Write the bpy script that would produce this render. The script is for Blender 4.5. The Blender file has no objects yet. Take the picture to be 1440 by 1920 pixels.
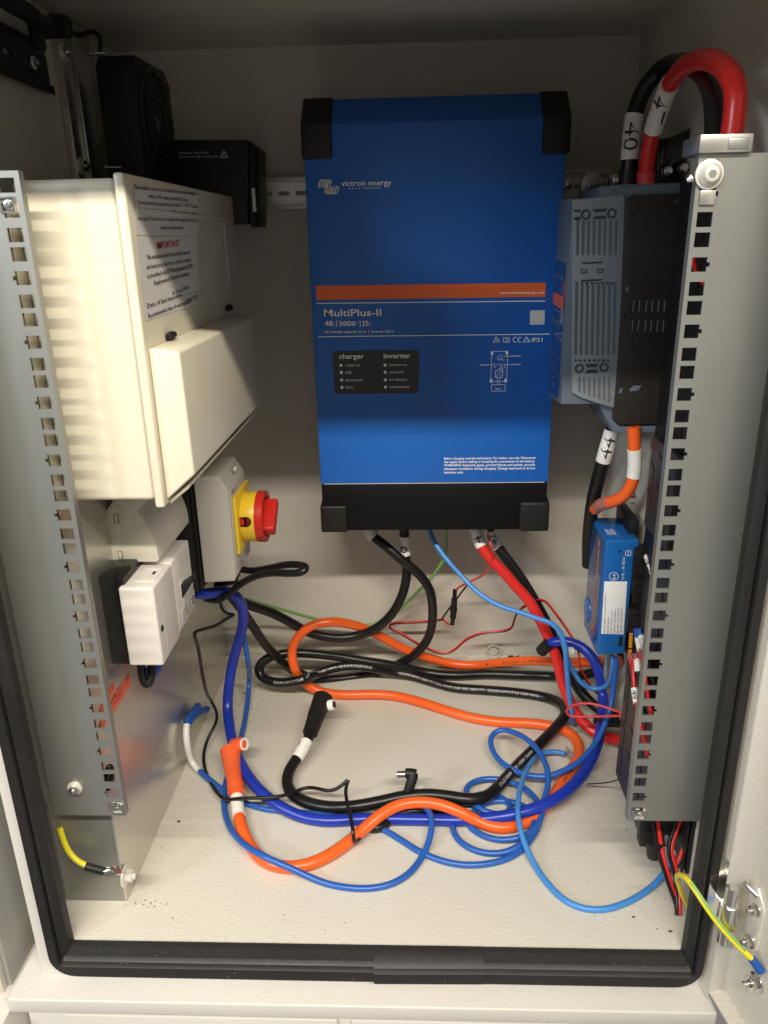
import bpy, bmesh, math, random
from mathutils import Vector, Matrix
random.seed(7)
S = bpy.context.scene
C = S.collection

# ------------------------------------------------------------------ camera
YAW, PITCH, ROLL, FPX = 0.0439823, -0.3458673, -0.0218645, 1429.218   # focal length in photo pixels (1440 wide)
fwd = Vector((-math.sin(YAW)*math.cos(PITCH), math.cos(YAW)*math.cos(PITCH), math.sin(PITCH)))
r0 = Vector((math.cos(YAW), math.sin(YAW), 0)); u0 = r0.cross(fwd)
RT = math.cos(ROLL)*r0 + math.sin(ROLL)*u0
UP = -math.sin(ROLL)*r0 + math.cos(ROLL)*u0
cd = bpy.data.cameras.new('camera'); cam = bpy.data.objects.new('camera', cd); C.objects.link(cam)
cam.matrix_world = Matrix(((RT.x, UP.x, -fwd.x, 0), (RT.y, UP.y, -fwd.y, 0), (RT.z, UP.z, -fwd.z, 0), (0, 0, 0, 1)))
cd.sensor_fit = 'VERTICAL'; cd.sensor_height = 24; cd.lens = 24*FPX/1920
cd.clip_start = .02; cd.clip_end = 50
S.camera = cam
S.render.resolution_x = 768; S.render.resolution_y = 1024

# ------------------------------------------------------------------ light
w = bpy.data.worlds.new('World'); S.world = w; w.use_nodes = True
w.node_tree.nodes['Background'].inputs[0].default_value = (1.0, .95, .88, 1)
w.node_tree.nodes['Background'].inputs[1].default_value = 0.215
def area(name, loc, target, sx, sy, watt, col):
    l = bpy.data.lights.new(name, 'AREA'); l.shape = 'RECTANGLE'; l.size = sx; l.size_y = sy; l.energy = watt; l.color = col
    o = bpy.data.objects.new(name, l); C.objects.link(o); o.location = loc
    o.rotation_euler = (Vector(target)-Vector(loc)).to_track_quat('-Z', 'Y').to_euler()
    return o
area('ceiling_tube_lamp', (.20, -1.0, 1.335), (.20, .8, -.25), 2.8, .06, 110, (1.0, .915, .785))
area('cool_side_lamp', (-1.75, -1.05, .72), (.15, .9, -.1), .40, .40, 24, (.80, .90, 1.0))  # cool lamp from the left front, kind of source left open
S.view_settings.view_transform = 'Standard'; S.view_settings.look = 'None'
S.view_settings.exposure = 0; S.view_settings.gamma = 1
S.render.engine = 'CYCLES'

# ------------------------------------------------------------------ geometry helpers
YB, ZF = 1.018, -.615          # back wall, cabinet floor
def ray(px, py): return fwd + (px-720)/FPX*RT + (960-py)/FPX*UP
def at(px, py, ax, v):
    i = 'xyz'.index(ax); d = ray(px, py); return d*(v/d[i])
def P(px, py, d):
    if isinstance(d, str): return at(px, py, 'x', float(d[1:]))
    if d < -.1: return at(px, py, 'x', d)
    """a point of a cable: d < .40 is a height above the cabinet floor, otherwise a depth into the cabinet"""
    return at(px, py, 'z', ZF+d) if d < .40 else at(px, py, 'y', d)

ORIG = {}
def mesh_of(name, bm, mat, off):
    bmesh.ops.recalc_face_normals(bm, faces=bm.faces)
    if off.length: bmesh.ops.translate(bm, verts=bm.verts, vec=-off)
    me = bpy.data.meshes.new(name); bm.to_mesh(me); bm.free()
    for p in me.polygons: p.use_smooth = True
    try: me.set_sharp_from_angle(angle=math.radians(38))
    except Exception: pass
    me.materials.append(mat)
    return me
def obj(name, bm, mat, parent=None, label=None, recenter=True):
    off = Vector((0, 0, 0))
    if parent is not None: off = ORIG[parent.name]
    elif recenter and len(bm.verts):
        lo = Vector([min(v.co[i] for v in bm.verts) for i in range(3)]); hi = Vector([max(v.co[i] for v in bm.verts) for i in range(3)])
        off = Vector(((lo.x+hi.x)/2, (lo.y+hi.y)/2, lo.z))
    me = mesh_of(name, bm, mat, off)
    o = bpy.data.objects.new(name, me); C.objects.link(o)
    if parent is not None: o.parent = parent
    else: o.location = off
    ORIG[o.name] = off
    if label: o['label'] = label
    return o
def tag(o, label, cat, group=None):
    o['label'] = label; o['category'] = cat
    if group: o['group'] = group
    return o
def thing(name, label, cat, loc, group=None):
    o = bpy.data.objects.new(name, None); C.objects.link(o); o.empty_display_size = .02
    o.location = loc; ORIG[o.name] = Vector(loc)
    return tag(o, label, cat, group)
def copy_tree(o, parent=None):
    c = o.copy(); C.objects.link(c); c.parent = parent; ORIG[c.name] = ORIG[o.name]
    for ch in list(o.children): copy_tree(ch, c)
    return c

def B(): return bmesh.new()
def box(bm, lo, hi, bev=0., seg=2):
    g = bmesh.ops.create_cube(bm, size=1); vs = g['verts']
    lo, hi = Vector(lo), Vector(hi); c = (lo+hi)/2; s = hi-lo
    for v in vs: v.co = Vector((v.co.x*s.x+c.x, v.co.y*s.y+c.y, v.co.z*s.z+c.z))
    if bev:
        es = list({e for v in vs for e in v.link_edges})
        bmesh.ops.bevel(bm, geom=es, offset=bev, segments=seg, affect='EDGES', profile=.5)
    return bm
def prism(bm, pts, ext, bev=0., seg=2):
    """pts: 3-D polygon, ext: extrusion vector"""
    ext = Vector(ext); n = len(pts)
    a = [bm.verts.new(Vector(p)) for p in pts]; b = [bm.verts.new(Vector(p)+ext) for p in pts]
    fs = [bm.faces.new(a), bm.faces.new(b[::-1])]
    for i in range(n): fs.append(bm.faces.new((a[i], b[i], b[(i+1) % n], a[(i+1) % n])))
    bmesh.ops.recalc_face_normals(bm, faces=fs)
    if bev:
        es = list({e for f in fs for e in f.edges})
        bmesh.ops.bevel(bm, geom=es, offset=bev, segments=seg, affect='EDGES', profile=.5)
    return bm
def pprism(bm, pxs, y, depth, bev=0.): return prism(bm, [at(x, yy, 'y', y) for x, yy in pxs], (0, depth, 0), bev)
def basis(d):
    d = d.normalized(); a = Vector((0, 0, 1)) if abs(d.z) < .9 else Vector((1, 0, 0))
    u = d.cross(a).normalized(); return u, d.cross(u).normalized()
def cyl(bm, p0, p1, r, n=20, r2=None, bev=0., cap=True):
    p0, p1 = Vector(p0), Vector(p1); r2 = r if r2 is None else r2
    L = (p1-p0).length; d = (p1-p0)/L; u, v = basis(d)
    prof = [(0, r), (L, r2)] if not bev else [(0, r-bev), (bev*.3, r-bev*.3), (bev, r), (L-bev, r2), (L-bev*.3, r2-bev*.3), (L, r2-bev)]
    rings = []
    for t, rr in prof: rings.append([bm.verts.new(p0+d*t+(u*math.cos(2*math.pi*k/n)+v*math.sin(2*math.pi*k/n))*rr) for k in range(n)])
    for a, b in zip(rings, rings[1:]):
        for k in range(n): bm.faces.new((a[k], a[(k+1) % n], b[(k+1) % n], b[k]))
    if cap: bm.faces.new(rings[0][::-1]); bm.faces.new(rings[-1])
    return bm
def ring(bm, p0, p1, ro, ri, n=24):
    p0, p1 = Vector(p0), Vector(p1); u, v = basis(p1-p0)
    R = []
    for p, r in ((p0, ri), (p0, ro), (p1, ro), (p1, ri)):
        R.append([bm.verts.new(p+(u*math.cos(2*math.pi*k/n)+v*math.sin(2*math.pi*k/n))*r) for k in range(n)])
    for i in range(4):
        a, b = R[i], R[(i+1) % 4]
        for k in range(n): bm.faces.new((a[k], a[(k+1) % n], b[(k+1) % n], b[k]))
    return bm
def hexbolt(parent, p, d, s=.0055, wash=.0095, name='bolt'):
    """washer, hexagonal head and thread end as one bolt part with a washer sub-part"""
    d = Vector(d).normalized(); p = Vector(p)
    bm = B(); cyl(bm, p+d*.0015, p+d*(.0015+s*.8), s, 6, bev=s*.12); cyl(bm, p+d*(.0015+s*.8), p+d*(.0015+s*1.25), s*.5, 14, bev=s*.08)
    b = obj(name, bm, M['steel'], parent)
    bm = B(); cyl(bm, p, p+d*.0014, wash, 28, bev=.0003); obj('washer', bm, M['zinc'], b)
    return b
def cells(bm, o, u, v, us, vs, skip, t):
    """sheet of metal with openings: o origin, u/v unit vectors, us/vs breaks, skip(i,j), t thickness vector"""
    us = sorted(us); vs = sorted(vs); V = {}
    def g(i, j):
        if (i, j) not in V: V[(i, j)] = bm.verts.new(o+u*us[i]+v*vs[j])
        return V[(i, j)]
    fs = [bm.faces.new((g(i, j), g(i+1, j), g(i+1, j+1), g(i, j+1))) for i in range(len(us)-1) for j in range(len(vs)-1)
          if not skip((us[i]+us[i+1])/2, (vs[j]+vs[j+1])/2)]
    r = bmesh.ops.extrude_face_region(bm, geom=fs, use_keep_orig=True)
    bmesh.ops.translate(bm, verts=[e for e in r['geom'] if isinstance(e, bmesh.types.BMVert)], vec=t)
    return bm

# ------------------------------------------------------------------ materials (procedural)
M = {}
def mat(name, col, rough=.5, metal=0., bump=0., bscale=300., var=.06, vscale=9., spec=.5, rvar=.08, dirt=0., coat=0., trans=0., stretch=None, alpha=1.):
    m = bpy.data.materials.new(name); m.use_nodes = True; nt = m.node_tree; N = nt.nodes; L = nt.links
    b = N['Principled BSDF']; b.inputs['Roughness'].default_value = rough; b.inputs['Metallic'].default_value = metal
    b.inputs['Specular IOR Level'].default_value = spec; b.inputs['Coat Weight'].default_value = coat
    b.inputs['Transmission Weight'].default_value = trans; b.inputs['Alpha'].default_value = alpha
    tc = N.new('ShaderNodeTexCoord'); mp = N.new('ShaderNodeMapping'); L.new(tc.outputs['Object'], mp.inputs[0])
    if stretch: mp.inputs['Scale'].default_value = stretch
    n = N.new('ShaderNodeTexNoise'); n.inputs['Scale'].default_value = vscale; n.inputs['Detail'].default_value = 5; L.new(mp.outputs[0], n.inputs['Vector'])
    mix = N.new('ShaderNodeMix'); mix.data_type = 'RGBA'
    a = [max(0, c*(1-var)) for c in col]; d = [min(1, c*(1+var)) for c in col]
    mix.inputs['A'].default_value = (*a, 1); mix.inputs['B'].default_value = (*d, 1); L.new(n.outputs['Fac'], mix.inputs['Factor'])
    out = mix.outputs['Result']
    if dirt:
        n2 = N.new('ShaderNodeTexNoise'); n2.inputs['Scale'].default_value = 26; n2.inputs['Detail'].default_value = 9; n2.inputs['Roughness'].default_value = .7
        L.new(tc.outputs['Object'], n2.inputs['Vector'])
        rp = N.new('ShaderNodeValToRGB'); rp.color_ramp.elements[0].position = .60; rp.color_ramp.elements[1].position = .78; L.new(n2.outputs['Fac'], rp.inputs[0])
        mu = N.new('ShaderNodeMath'); mu.operation = 'MULTIPLY'; mu.inputs[1].default_value = dirt; L.new(rp.outputs[0], mu.inputs[0])
        m2 = N.new('ShaderNodeMix'); m2.data_type = 'RGBA'; L.new(mu.outputs[0], m2.inputs['Factor']); L.new(out, m2.inputs['A'])
        m2.inputs['B'].default_value = (.20, .16, .11, 1) if max(col) > .15 else (.11, .10, .085, 1); out = m2.outputs['Result']
    L.new(out, b.inputs['Base Color'])
    if rvar:
        mr = N.new('ShaderNodeMapRange'); mr.inputs['To Min'].default_value = max(0, rough-rvar); mr.inputs['To Max'].default_value = min(1, rough+rvar)
        L.new(n.outputs['Fac'], mr.inputs['Value']); L.new(mr.outputs[0], b.inputs['Roughness'])
    if bump:
        n3 = N.new('ShaderNodeTexNoise'); n3.inputs['Scale'].default_value = bscale; n3.inputs['Detail'].default_value = 2; L.new(mp.outputs[0], n3.inputs['Vector'])
        bp = N.new('ShaderNodeBump'); bp.inputs['Strength'].default_value = bump; bp.inputs['Distance'].default_value = .001
        L.new(n3.outputs['Fac'], bp.inputs['Height']); L.new(bp.outputs[0], b.inputs['Normal'])
    M[name] = m; return m
mat('powder', (.61, .580, .505), .42, bump=.6, bscale=340, var=.03, dirt=.12)
mat('powder_white', (.60, .58, .535), .45, bump=.3, bscale=420, var=.03, dirt=.15)
mat('powder_dark', (.36, .36, .34), .5, bump=.3, bscale=420, var=.04, dirt=.1)
mat('rubber', (.014, .013, .0125), .52, bump=.25, bscale=160, var=.3, dirt=.10, rvar=.12)
mat('galv', (.33, .338, .318), .44, .72, bump=.12, bscale=60, var=.10, vscale=22, rvar=.10, stretch=(1, 1, .25))
mat('galv_bright', (.66, .64, .58), .30, .85, bump=.10, bscale=60, var=.12, vscale=18, rvar=.10, stretch=(1, .3, 1))
mat('zinc', (.80, .78, .71), .34, .45, var=.1, vscale=60)
mat('steel', (.74, .73, .70), .20, 1., var=.12, vscale=90, rvar=.1)
mat('blackmetal', (.030, .030, .029), .42, .2, bump=.15, bscale=300, var=.2)
mat('cream', (.67, .625, .49), .34, bump=.06, bscale=200, var=.015, dirt=.03)
mat('cream_dull', (.62, .59, .50), .40, bump=.06, bscale=200, var=.02, dirt=.05)
mat('white_plastic', (.74, .71, .66), .36, bump=.06, bscale=240, var=.02, dirt=.05)
mat('grey_box', (.52, .50, .44), .42, bump=.10, bscale=300, var=.03, dirt=.05)
mat('yellow', (.80, .55, .03), .36, bump=.05, var=.03)
mat('red_plastic', (.56, .022, .014), .34, bump=.05, var=.04)
mat('dark_red', (.12, .006, .005), .5, var=.1)
mat('blue_paint', (.011, .118, .48), .44, bump=.30, bscale=520, var=.02, rvar=.05)
mat('black_paint', (.005, .005, .0055), .5, spec=.18, bump=.25, bscale=520, var=.08)
mat('black_plastic', (.012, .0115, .011), .48, spec=.35, bump=.18, bscale=420, var=.12)
mat('black_gloss', (.010, .010, .011), .16, var=.1, coat=.4)
mat('brown_plate', (.034, .029, .025), .42, .3, bump=.12, bscale=300, var=.15, dirt=.05)
mat('slot_dark', (.006, .006, .006), .8, var=.1)
mat('duct_plastic', (.034, .030, .030), .45, bump=.15, bscale=300, var=.1)
mat('pale_dust', (.30, .29, .27), .8, var=.2)
mat('vent_dark', (.035, .04, .045), .7, var=.1)
mat('orange_print', (.80, .135, .028), .38, var=.02)
mat('white_print', (.88, .88, .86), .5, var=.02)
mat('grey_print', (.58, .58, .57), .5, var=.02)
mat('black_print', (.03, .03, .035), .5, var=.05)
mat('red_print', (.55, .03, .03), .5, var=.05)
mat('ink_blue', (.03, .045, .13), .5, var=.1)
mat('paper', (.74, .725, .68), .38, var=.02)
mat('sticker_red', (.72, .14, .07), .35, var=.1)
mat('bluegrey', (.12, .15, .185), .38, bump=.08, bscale=300, var=.05)
mat('ribgrey', (.22, .245, .265), .42, bump=.08, bscale=300, var=.04)
mat('ribdark', (.115, .13, .142), .5, var=.05)
mat('cerbo_blue', (.012, .135, .44), .26, bump=.05, bscale=200, var=.03, coat=.15)
mat('screen_blue', (.02, .065, .19), .12, var=.15, vscale=40, coat=.5)
mat('terminal', (.72, .28, .03), .4, var=.05)
mat('cab_black', (.009, .009, .009), .32, spec=.4, bump=.10, bscale=120, var=.15, rvar=.1)
mat('cab_orange', (.86, .125, .018), .30, bump=.08, bscale=120, var=.04, rvar=.08)
mat('cab_red', (.66, .022, .018), .34, bump=.10, bscale=120, var=.05, rvar=.08)
mat('cab_blue', (.012, .035, .36), .28, bump=.08, bscale=120, var=.08, rvar=.08)
mat('cab_ethernet', (.020, .105, .42), .30, bump=.10, bscale=90, var=.05)
mat('cab_light', (.055, .24, .62), .32, bump=.08, bscale=90, var=.05)
mat('cab_yellow', (.78, .66, .02), .34, var=.04)
mat('cab_green', (.03, .22, .08), .4, var=.1)
mat('cab_ygreen', (.20, .42, .13), .42, var=.2, vscale=60)
mat('sleeve', (.80, .79, .75), .42, bump=.06, bscale=100, var=.02, dirt=.05)
mat('boot_orange', (.84, .13, .035), .42, bump=.1, bscale=200, var=.05)
mat('crimp_blue', (.015, .09, .36), .3, var=.08)
mat('crimp_red', (.60, .05, .05), .3, var=.1)
mat('clear', (.85, .87, .90), .10, var=.02, trans=.85, rvar=0)
mat('debris', (.05, .04, .03), .8, var=.4)
# the floor sheet: scuffs and a few stains of their own shape
mat('floor_paint', (.62, .590, .515), .42, bump=.5, bscale=340, var=.035, dirt=.16)

# ------------------------------------------------------------------ lettering
BOLD = 0.
def text_verts(body, res=2, align='LEFT'):
    cu = bpy.data.curves.new('t', 'FONT'); cu.body = body; cu.resolution_u = res; cu.align_x = align; cu.size = 1; cu.offset = BOLD
    o = bpy.data.objects.new('t', cu); C.objects.link(o)
    dg = bpy.context.evaluated_depsgraph_get(); me = bpy.data.meshes.new_from_object(o.evaluated_get(dg))
    vs = [v.co.copy() for v in me.vertices]; fs = [tuple(p.vertices) for p in me.polygons]
    bpy.data.objects.remove(o); bpy.data.curves.remove(cu); bpy.data.meshes.remove(me)
    return vs, fs
def put_text(bm, body, fn, res=1, shear=0., bold=0.):
    vs, fs = text_verts(body, res)
    if not vs: return
    x0 = min(v.x for v in vs); x1 = max(v.x for v in vs)
    nv = [bm.verts.new(fn((v.x-x0)/(x1-x0), (v.x-x0), v.y)) for v in vs]
    for f in fs:
        try: bm.faces.new([nv[i] for i in f])
        except ValueError: pass
def line_text(bm, body, p0, p1, up, n, h, res=1, lift=.0004):
    """lettering whose base line runs p0->p1, letter height h (of a capital), proud by lift along n"""
    p0, p1, up, n = Vector(p0), Vector(p1), Vector(up).normalized(), Vector(n).normalized()
    put_text(bm, body, lambda t, x, y: p0.lerp(p1, t)+up*(y/.72*h)+n*lift, res)
def ytext(bm, body, a, b, hpx, y, res=1, lift=.0004):
    p0, p1 = at(*a, 'y', y), at(*b, 'y', y); h = (at(a[0], a[1]-hpx, 'y', y)-p0).z
    line_text(bm, body, p0, p1, (0, 0, 1), (0, -1, 0), h, res, lift)
def quad(bm, pts): bm.faces.new([bm.verts.new(Vector(p)) for p in pts])
def stroke(bm, pts, wd, n, lift=.0004):
    n = Vector(n).normalized(); pts = [Vector(p)+n*lift for p in pts]
    for a, b in zip(pts, pts[1:]):
        s = (b-a).cross(n); s = s.normalized()*wd/2
        quad(bm, [a-s, b-s, b+s, a+s])
def ypoly(bm, pxs, wpx, y, lift=.0004, close=False):
    pts = [at(x, yy, 'y', y) for x, yy in pxs]
    if close: pts.append(pts[0])
    wd = wpx*y/FPX
    stroke(bm, pts, wd, (0, -1, 0), lift)
def circ(cx, cy, rx, ry=None, n=16, a0=0, a1=360):
    ry = rx if ry is None else ry
    return [(cx+rx*math.cos(math.radians(a0+(a1-a0)*k/n)), cy-ry*math.sin(math.radians(a0+(a1-a0)*k/n))) for k in range(n+1)]

# ------------------------------------------------------------------ cables
def smooth_path(pts, step=.004):
    pts = [p for i, p in enumerate(pts) if i == 0 or (p-pts[i-1]).length > 1e-4]
    e = [pts[0]*2-pts[1]] + pts + [pts[-1]*2-pts[-2]]
    out = []
    for i in range(1, len(e)-2):
        p0, p1, p2, p3 = e[i-1:i+3]
        t1 = (p1-p0).length**.5; t2 = t1+(p2-p1).length**.5; t3 = t2+(p3-p2).length**.5
        n = max(2, int((p2-p1).length/step))
        for k in range(n):
            t = t1+(t2-t1)*k/n
            A1 = p0*((t1-t)/t1)+p1*(t/t1); A2 = p1*((t2-t)/(t2-t1))+p2*((t-t1)/(t2-t1)); A3 = p2*((t3-t)/(t3-t2))+p3*((t-t2)/(t3-t2))
            B1 = A1*((t2-t)/t2)+A2*(t/t2); B2 = A2*((t3-t)/(t3-t1))+A3*((t-t1)/(t3-t1))
            out.append(B1*((t2-t)/(t2-t1))+B2*((t-t1)/(t2-t1)))
    out.append(pts[-1])
    for _ in range(3):
        out = [out[0]] + [(a+b*2+c)/4 for a, b, c in zip(out, out[1:], out[2:])] + [out[-1]]
    return out
class Path:
    def __init__(s, pts):
        s.p = smooth_path(pts); s.L = [0.]
        for a, b in zip(s.p, s.p[1:]): s.L.append(s.L[-1]+(b-a).length)
        s.T = []; n = len(s.p)
        for i in range(n): s.T.append((s.p[min(n-1, i+1)]-s.p[max(0, i-1)]).normalized())
        ref = Vector((0, -.62, .78))
        nrm = ref-s.T[0]*ref.dot(s.T[0]); nrm = nrm.normalized() if nrm.length > .05 else basis(s.T[0])[0]
        s.N = [nrm]
        for i in range(1, n):
            q = s.N[-1]-s.T[i]*s.N[-1].dot(s.T[i]); s.N.append(q.normalized())
        s.len = s.L[-1]
    def i_at(s, d):
        d = max(0, min(s.len, d)); lo = 0
        while lo < len(s.L)-2 and s.L[lo+1] < d: lo += 1
        return lo, (d-s.L[lo])/max(1e-9, s.L[lo+1]-s.L[lo])
    def at(s, d):
        i, t = s.i_at(d); return s.p[i].lerp(s.p[i+1], t), s.T[i].lerp(s.T[i+1], t).normalized(), s.N[i].lerp(s.N[i+1], t).normalized()
    def near(s, px, py):
        best = (1e9, 0)
        for q, l in zip(s.p, s.L):
            z = q.dot(fwd); e = (720+FPX*q.dot(RT)/z-px)**2+(960-FPX*q.dot(UP)/z-py)**2
            if e < best[0]: best = (e, l)
        return best[1]
def tube(bm, path, r, a=0., b=None, n=12, r2=None, flat=1., cap=True, step=None):
    b = path.len if b is None else b; r2 = r if r2 is None else r2
    ds = [a]+[l for l in path.L if a+.0005 < l < b-.0005]+[b]
    R = []
    for d in ds:
        p, t, nn = path.at(d); bb = t.cross(nn); rr = r+(r2-r)*(d-a)/max(1e-9, b-a)
        R.append([bm.verts.new(p+(nn*math.cos(2*math.pi*k/n)*flat+bb*math.sin(2*math.pi*k/n))*rr) for k in range(n)])
    for x, y in zip(R, R[1:]):
        for k in range(n): bm.faces.new((x[k], x[(k+1) % n], y[(k+1) % n], y[k]))
    if cap: bm.faces.new(R[0][::-1]); bm.faces.new(R[-1])
    return bm
FV = Vector((-.30, -.85, .45))
def facing(path, d, side=0.):
    """angle about the cable of the side turned up and outwards from the cabinet"""
    p, t, nn = path.at(d); bb = t.cross(nn); v = FV.copy(); v = v-t*v.dot(t)
    return math.atan2(v.dot(bb), v.dot(nn))+side
def tube_text(bm, path, body, d0, size, r, ang=None, rev=False, width=None, lift=.0003):
    """lettering wrapped round a cable, running along it"""
    vs, fs = text_verts(body, 2)
    x0 = min(v.x for v in vs); x1 = max(v.x for v in vs); y0 = min(v.y for v in vs); y1 = max(v.y for v in vs)
    ww = width or (x1-x0)*size; ym = (y0+y1)/2
    nv = []
    for v in vs:
        t = (v.x-x0)/(x1-x0)*ww; yy = (v.y-ym)*size
        d = d0-t if rev else d0+t
        p, tt, nn = path.at(d); bb = tt.cross(nn); a = (facing(path, d) if ang is None else facing(path, d, ang))+(yy/r)*(1 if rev else -1)
        nv.append(bm.verts.new(p+(nn*math.cos(a)+bb*math.sin(a))*(r+lift)))
    for f in fs:
        try: bm.faces.new([nv[i] for i in f])
        except ValueError: pass
def cable(name, label, cat, pts, r, mt, group=None, n=12, kids=False, a=None, b=None, core='insulation'):
    path = Path([P(*q) for q in pts])
    bm = B(); tube(bm, path, r, n=n, a=(path.near(*a) if a else 0.), b=(path.near(*b) if b else None))
    if not kids:
        o = obj(name, bm, M[mt]); tag(o, label, cat, group); return path, o
    mid = path.p[len(path.p)//2]
    t = thing(name, label, cat, mid, group); obj(core, bm, M[mt], t); return path, t
def sleeve(t, path, A, Bp, r, txt=None, size=None, rev=False, ang=None, mt='sleeve', off=.0):
    a, b = path.near(*A), path.near(*Bp); a, b = min(a, b), max(a, b)
    bm = B(); tube(bm, path, r, a, b, n=18); s = obj('label_sleeve', bm, M[mt], t)
    if txt:
        bm = B(); L = b-a; ww = L*.62
        d0 = (b-L*.19) if rev else (a+L*.19)
        tube_text(bm, path, txt, d0+off, size or r*1.7, r, ang, rev, width=ww)
        obj('lettering', bm, M['black_print'], s)
    return s

# ================================================================== THE CABINET
XL, XR, ZC, YF = -.352, .262, .212, .524
cab = thing('electrical_cabinet', 'open cream steel cabinet holding all the equipment, black rubber seal round its opening', 'cabinet', (-.045, .77, ZF-.035))
bm = B(); box(bm, (XL-.002, YB, ZF-.03), (XR+.002, YB+.012, ZC+.02)); obj('back_panel', bm, M['powder'], cab)
bm = B(); box(bm, (XL-.0005, .5275, ZF-.014), (XR+.0005, YB-.0005, ZF)); obj('floor_panel', bm, M['floor_paint'], cab)
bm = B(); box(bm, (XL-.006, YF-.002, ZF-.030), (XL, YB, ZC+.02)); obj('side_panel', bm, M['powder'], cab)
bm = B(); box(bm, (XR, YF-.002, ZF-.030), (XR+.006, YB, ZC+.02)); obj('side_panel', bm, M['powder'], cab)
bm = B(); box(bm, (XL, .525, ZC), (XR, YB, ZC+.016)); obj('ceiling_panel', bm, M['powder'], cab)
# unseen canopy added forward of the opening to cast the shadow line inside
bm = B(); box(bm, (XL-.012, .405, ZC-.022), (XR+.014, .523, ZC+.03), .003); box(bm, (XL-.012, .40, ZC-.030), (XR+.014, .405, ZC+.03)); obj('shadow_canopy', bm, M['powder_white'], cab)
# step where the back sheet is welded to the floor, with two round knock-outs
bm = B(); box(bm, (XL+.001, YB-.010, ZF), (XR-.001, YB-.0003, ZF+.020), .002); obj('weld_strip', bm, M['powder'], cab)
def knock(c, d, r, name='knockout'):
    c = Vector(c); d = Vector(d); bm = B(); ring(bm, c, c+d*.0009, r, r*.86, 32); cyl(bm, c, c+d*.0005, r*.55, 28); return obj(name, bm, M['powder'], cab)
p = at(925, 1222, 'y', YB-.0105); knock(p, (0, -1, 0), .012)
for px, py in ((868, 1252), (600, 1250)): p = P(px, py, .0001); knock(p, (0, 0, 1), .013)
p = at(555, 1203, 'y', YB); knock(p, (0, -1, 0), .006)
p = at(970, 1200, 'y', YB); knock(p, (0, -1, 0), .006)

def rrect(L, R, Bm, T, r, n=7):
    out = []
    for cx, cz, a0 in ((L+r, Bm+r, 180), (R-r, Bm+r, 270), (R-r, T-r, 0), (L+r, T-r, 90)):
        for k in range(n+1):
            a = math.radians(a0+90*k/n); out.append((cx+r*math.cos(a), cz+r*math.sin(a)))
    return out
def loops(bm, specs):
    prev = None
    for (L, R, Bm, T, r, y) in specs:
        vs = [bm.verts.new((x, y, z)) for x, z in rrect(L, R, Bm, T, r)]
        if prev:
            for k in range(len(vs)): bm.faces.new((prev[k], prev[(k+1) % len(vs)], vs[(k+1) % len(vs)], vs[k]))
        prev = vs
IN = (-.3245, .2390, -.6165, .190); OU = (-.3415, .2535, -.6415, .222)
def gl(t, y, r=None):
    v = [a+(b-a)*t for a, b in zip(IN, OU)]; return (*v, r if r is not None else .0025+max(0., t-.5)*.046, y)
prof = [(0., .528), (0., .5240), (.05, .5200), (.30, .5168), (.35, .5140), (.39, .5128), (.43, .5142), (.46, .5170), (.49, .5172), (.53, .5128), (.58, .5108), (.93, .5085), (.985, .5100), (1.0, .5225)]
bm = B(); loops(bm, [gl(t, y) for t, y in prof]); obj('door_seal', bm, M['rubber'], cab)
# the joint of the seal at the middle of the bottom: one end overlaps the other
xj = at(700, 1800, 'y', .51).x
bm = B(); sec = [(IN[2]+(OU[2]-IN[2])*t, y) for t, y in prof]
off = .0012
a = [bm.verts.new((xj, y-off, z+off*(.4 if i < 4 else -.9))) for i, (z, y) in enumerate(sec)]
b = [bm.verts.new((xj+.10, y-off*.15, z+(off*.4 if i < 4 else -.9*off)*.3)) for i, (z, y) in enumerate(sec)]
for i in range(len(sec)-1): bm.faces.new((a[i], b[i], b[i+1], a[i+1]))
bm.faces.new(a); obj('seal_end', bm, M['rubber'], cab)
bm = B(); loops(bm, [(*[q for q in (-.3405, .2525, -.6405, .221)], .025, .530), (-.3405, .2525, -.6405, .221, .025, .520), (-.357, .2685, -.6495, .235, .002, .520), (-.358, .2695, -.650, .236, .002, .534)]); obj('front_frame', bm, M['powder_white'], cab)

# the plinth cabinet below, with its projecting lid
low = thing('base_cabinet', 'pale cabinet lid with folded lip across the bottom, carrying the open cabinet', 'cabinet', (-.055, .7, -.9))
bm = B(); box(bm, (-.378, .4925, -.667), (.2635, 1.05, -.6505), .0016, 3); obj('lid', bm, M['powder_white'], low)
bm = B(); box(bm, (-.366, .500, -.95), (.2515, 1.05, -.6675), .001); obj('body', bm, M['powder_white'], low)
bm = B(); box(bm, (-.330, .4965, -.95), (-.075, .4999, -.6745), .001); box(bm, (-.062, .4965, -.95), (.215, .4999, -.6745), .001); obj('door', bm, M['powder_white'], low)

# neighbour at the left, seen through the narrow gap
nb = thing('neighbouring_cabinet', 'grey steel cabinet side with a dark vertical groove, at the left edge of the photo', 'cabinet', (-.45, .6, -1.0))
bm = B(); box(bm, (-.60, .52, -1.0), (-.3900, 1.0, .5), .002); obj('side_panel', bm, M['powder_dark'], nb)
bm = B(); box(bm, (-.60, .495, -1.0), (-.4065, .5195, .5), .003); obj('door_edge', bm, M['powder_white'], nb)
bm = B(); box(bm, (-.3985, .512, -1.0), (-.3935, .5197, .5), .001); obj('corner_fold', bm, M['powder'], nb)
bm = B(); box(bm, (-.389, .575, -1.0), (-.3602, .60, .5), .001); obj('filler_strip', bm, M['powder_dark'], nb)
bm = B(); box(bm, (-.60, .47, -1.0), (-.3795, .7, -.668), .002); obj('base', bm, M['powder_white'], nb)

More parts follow.
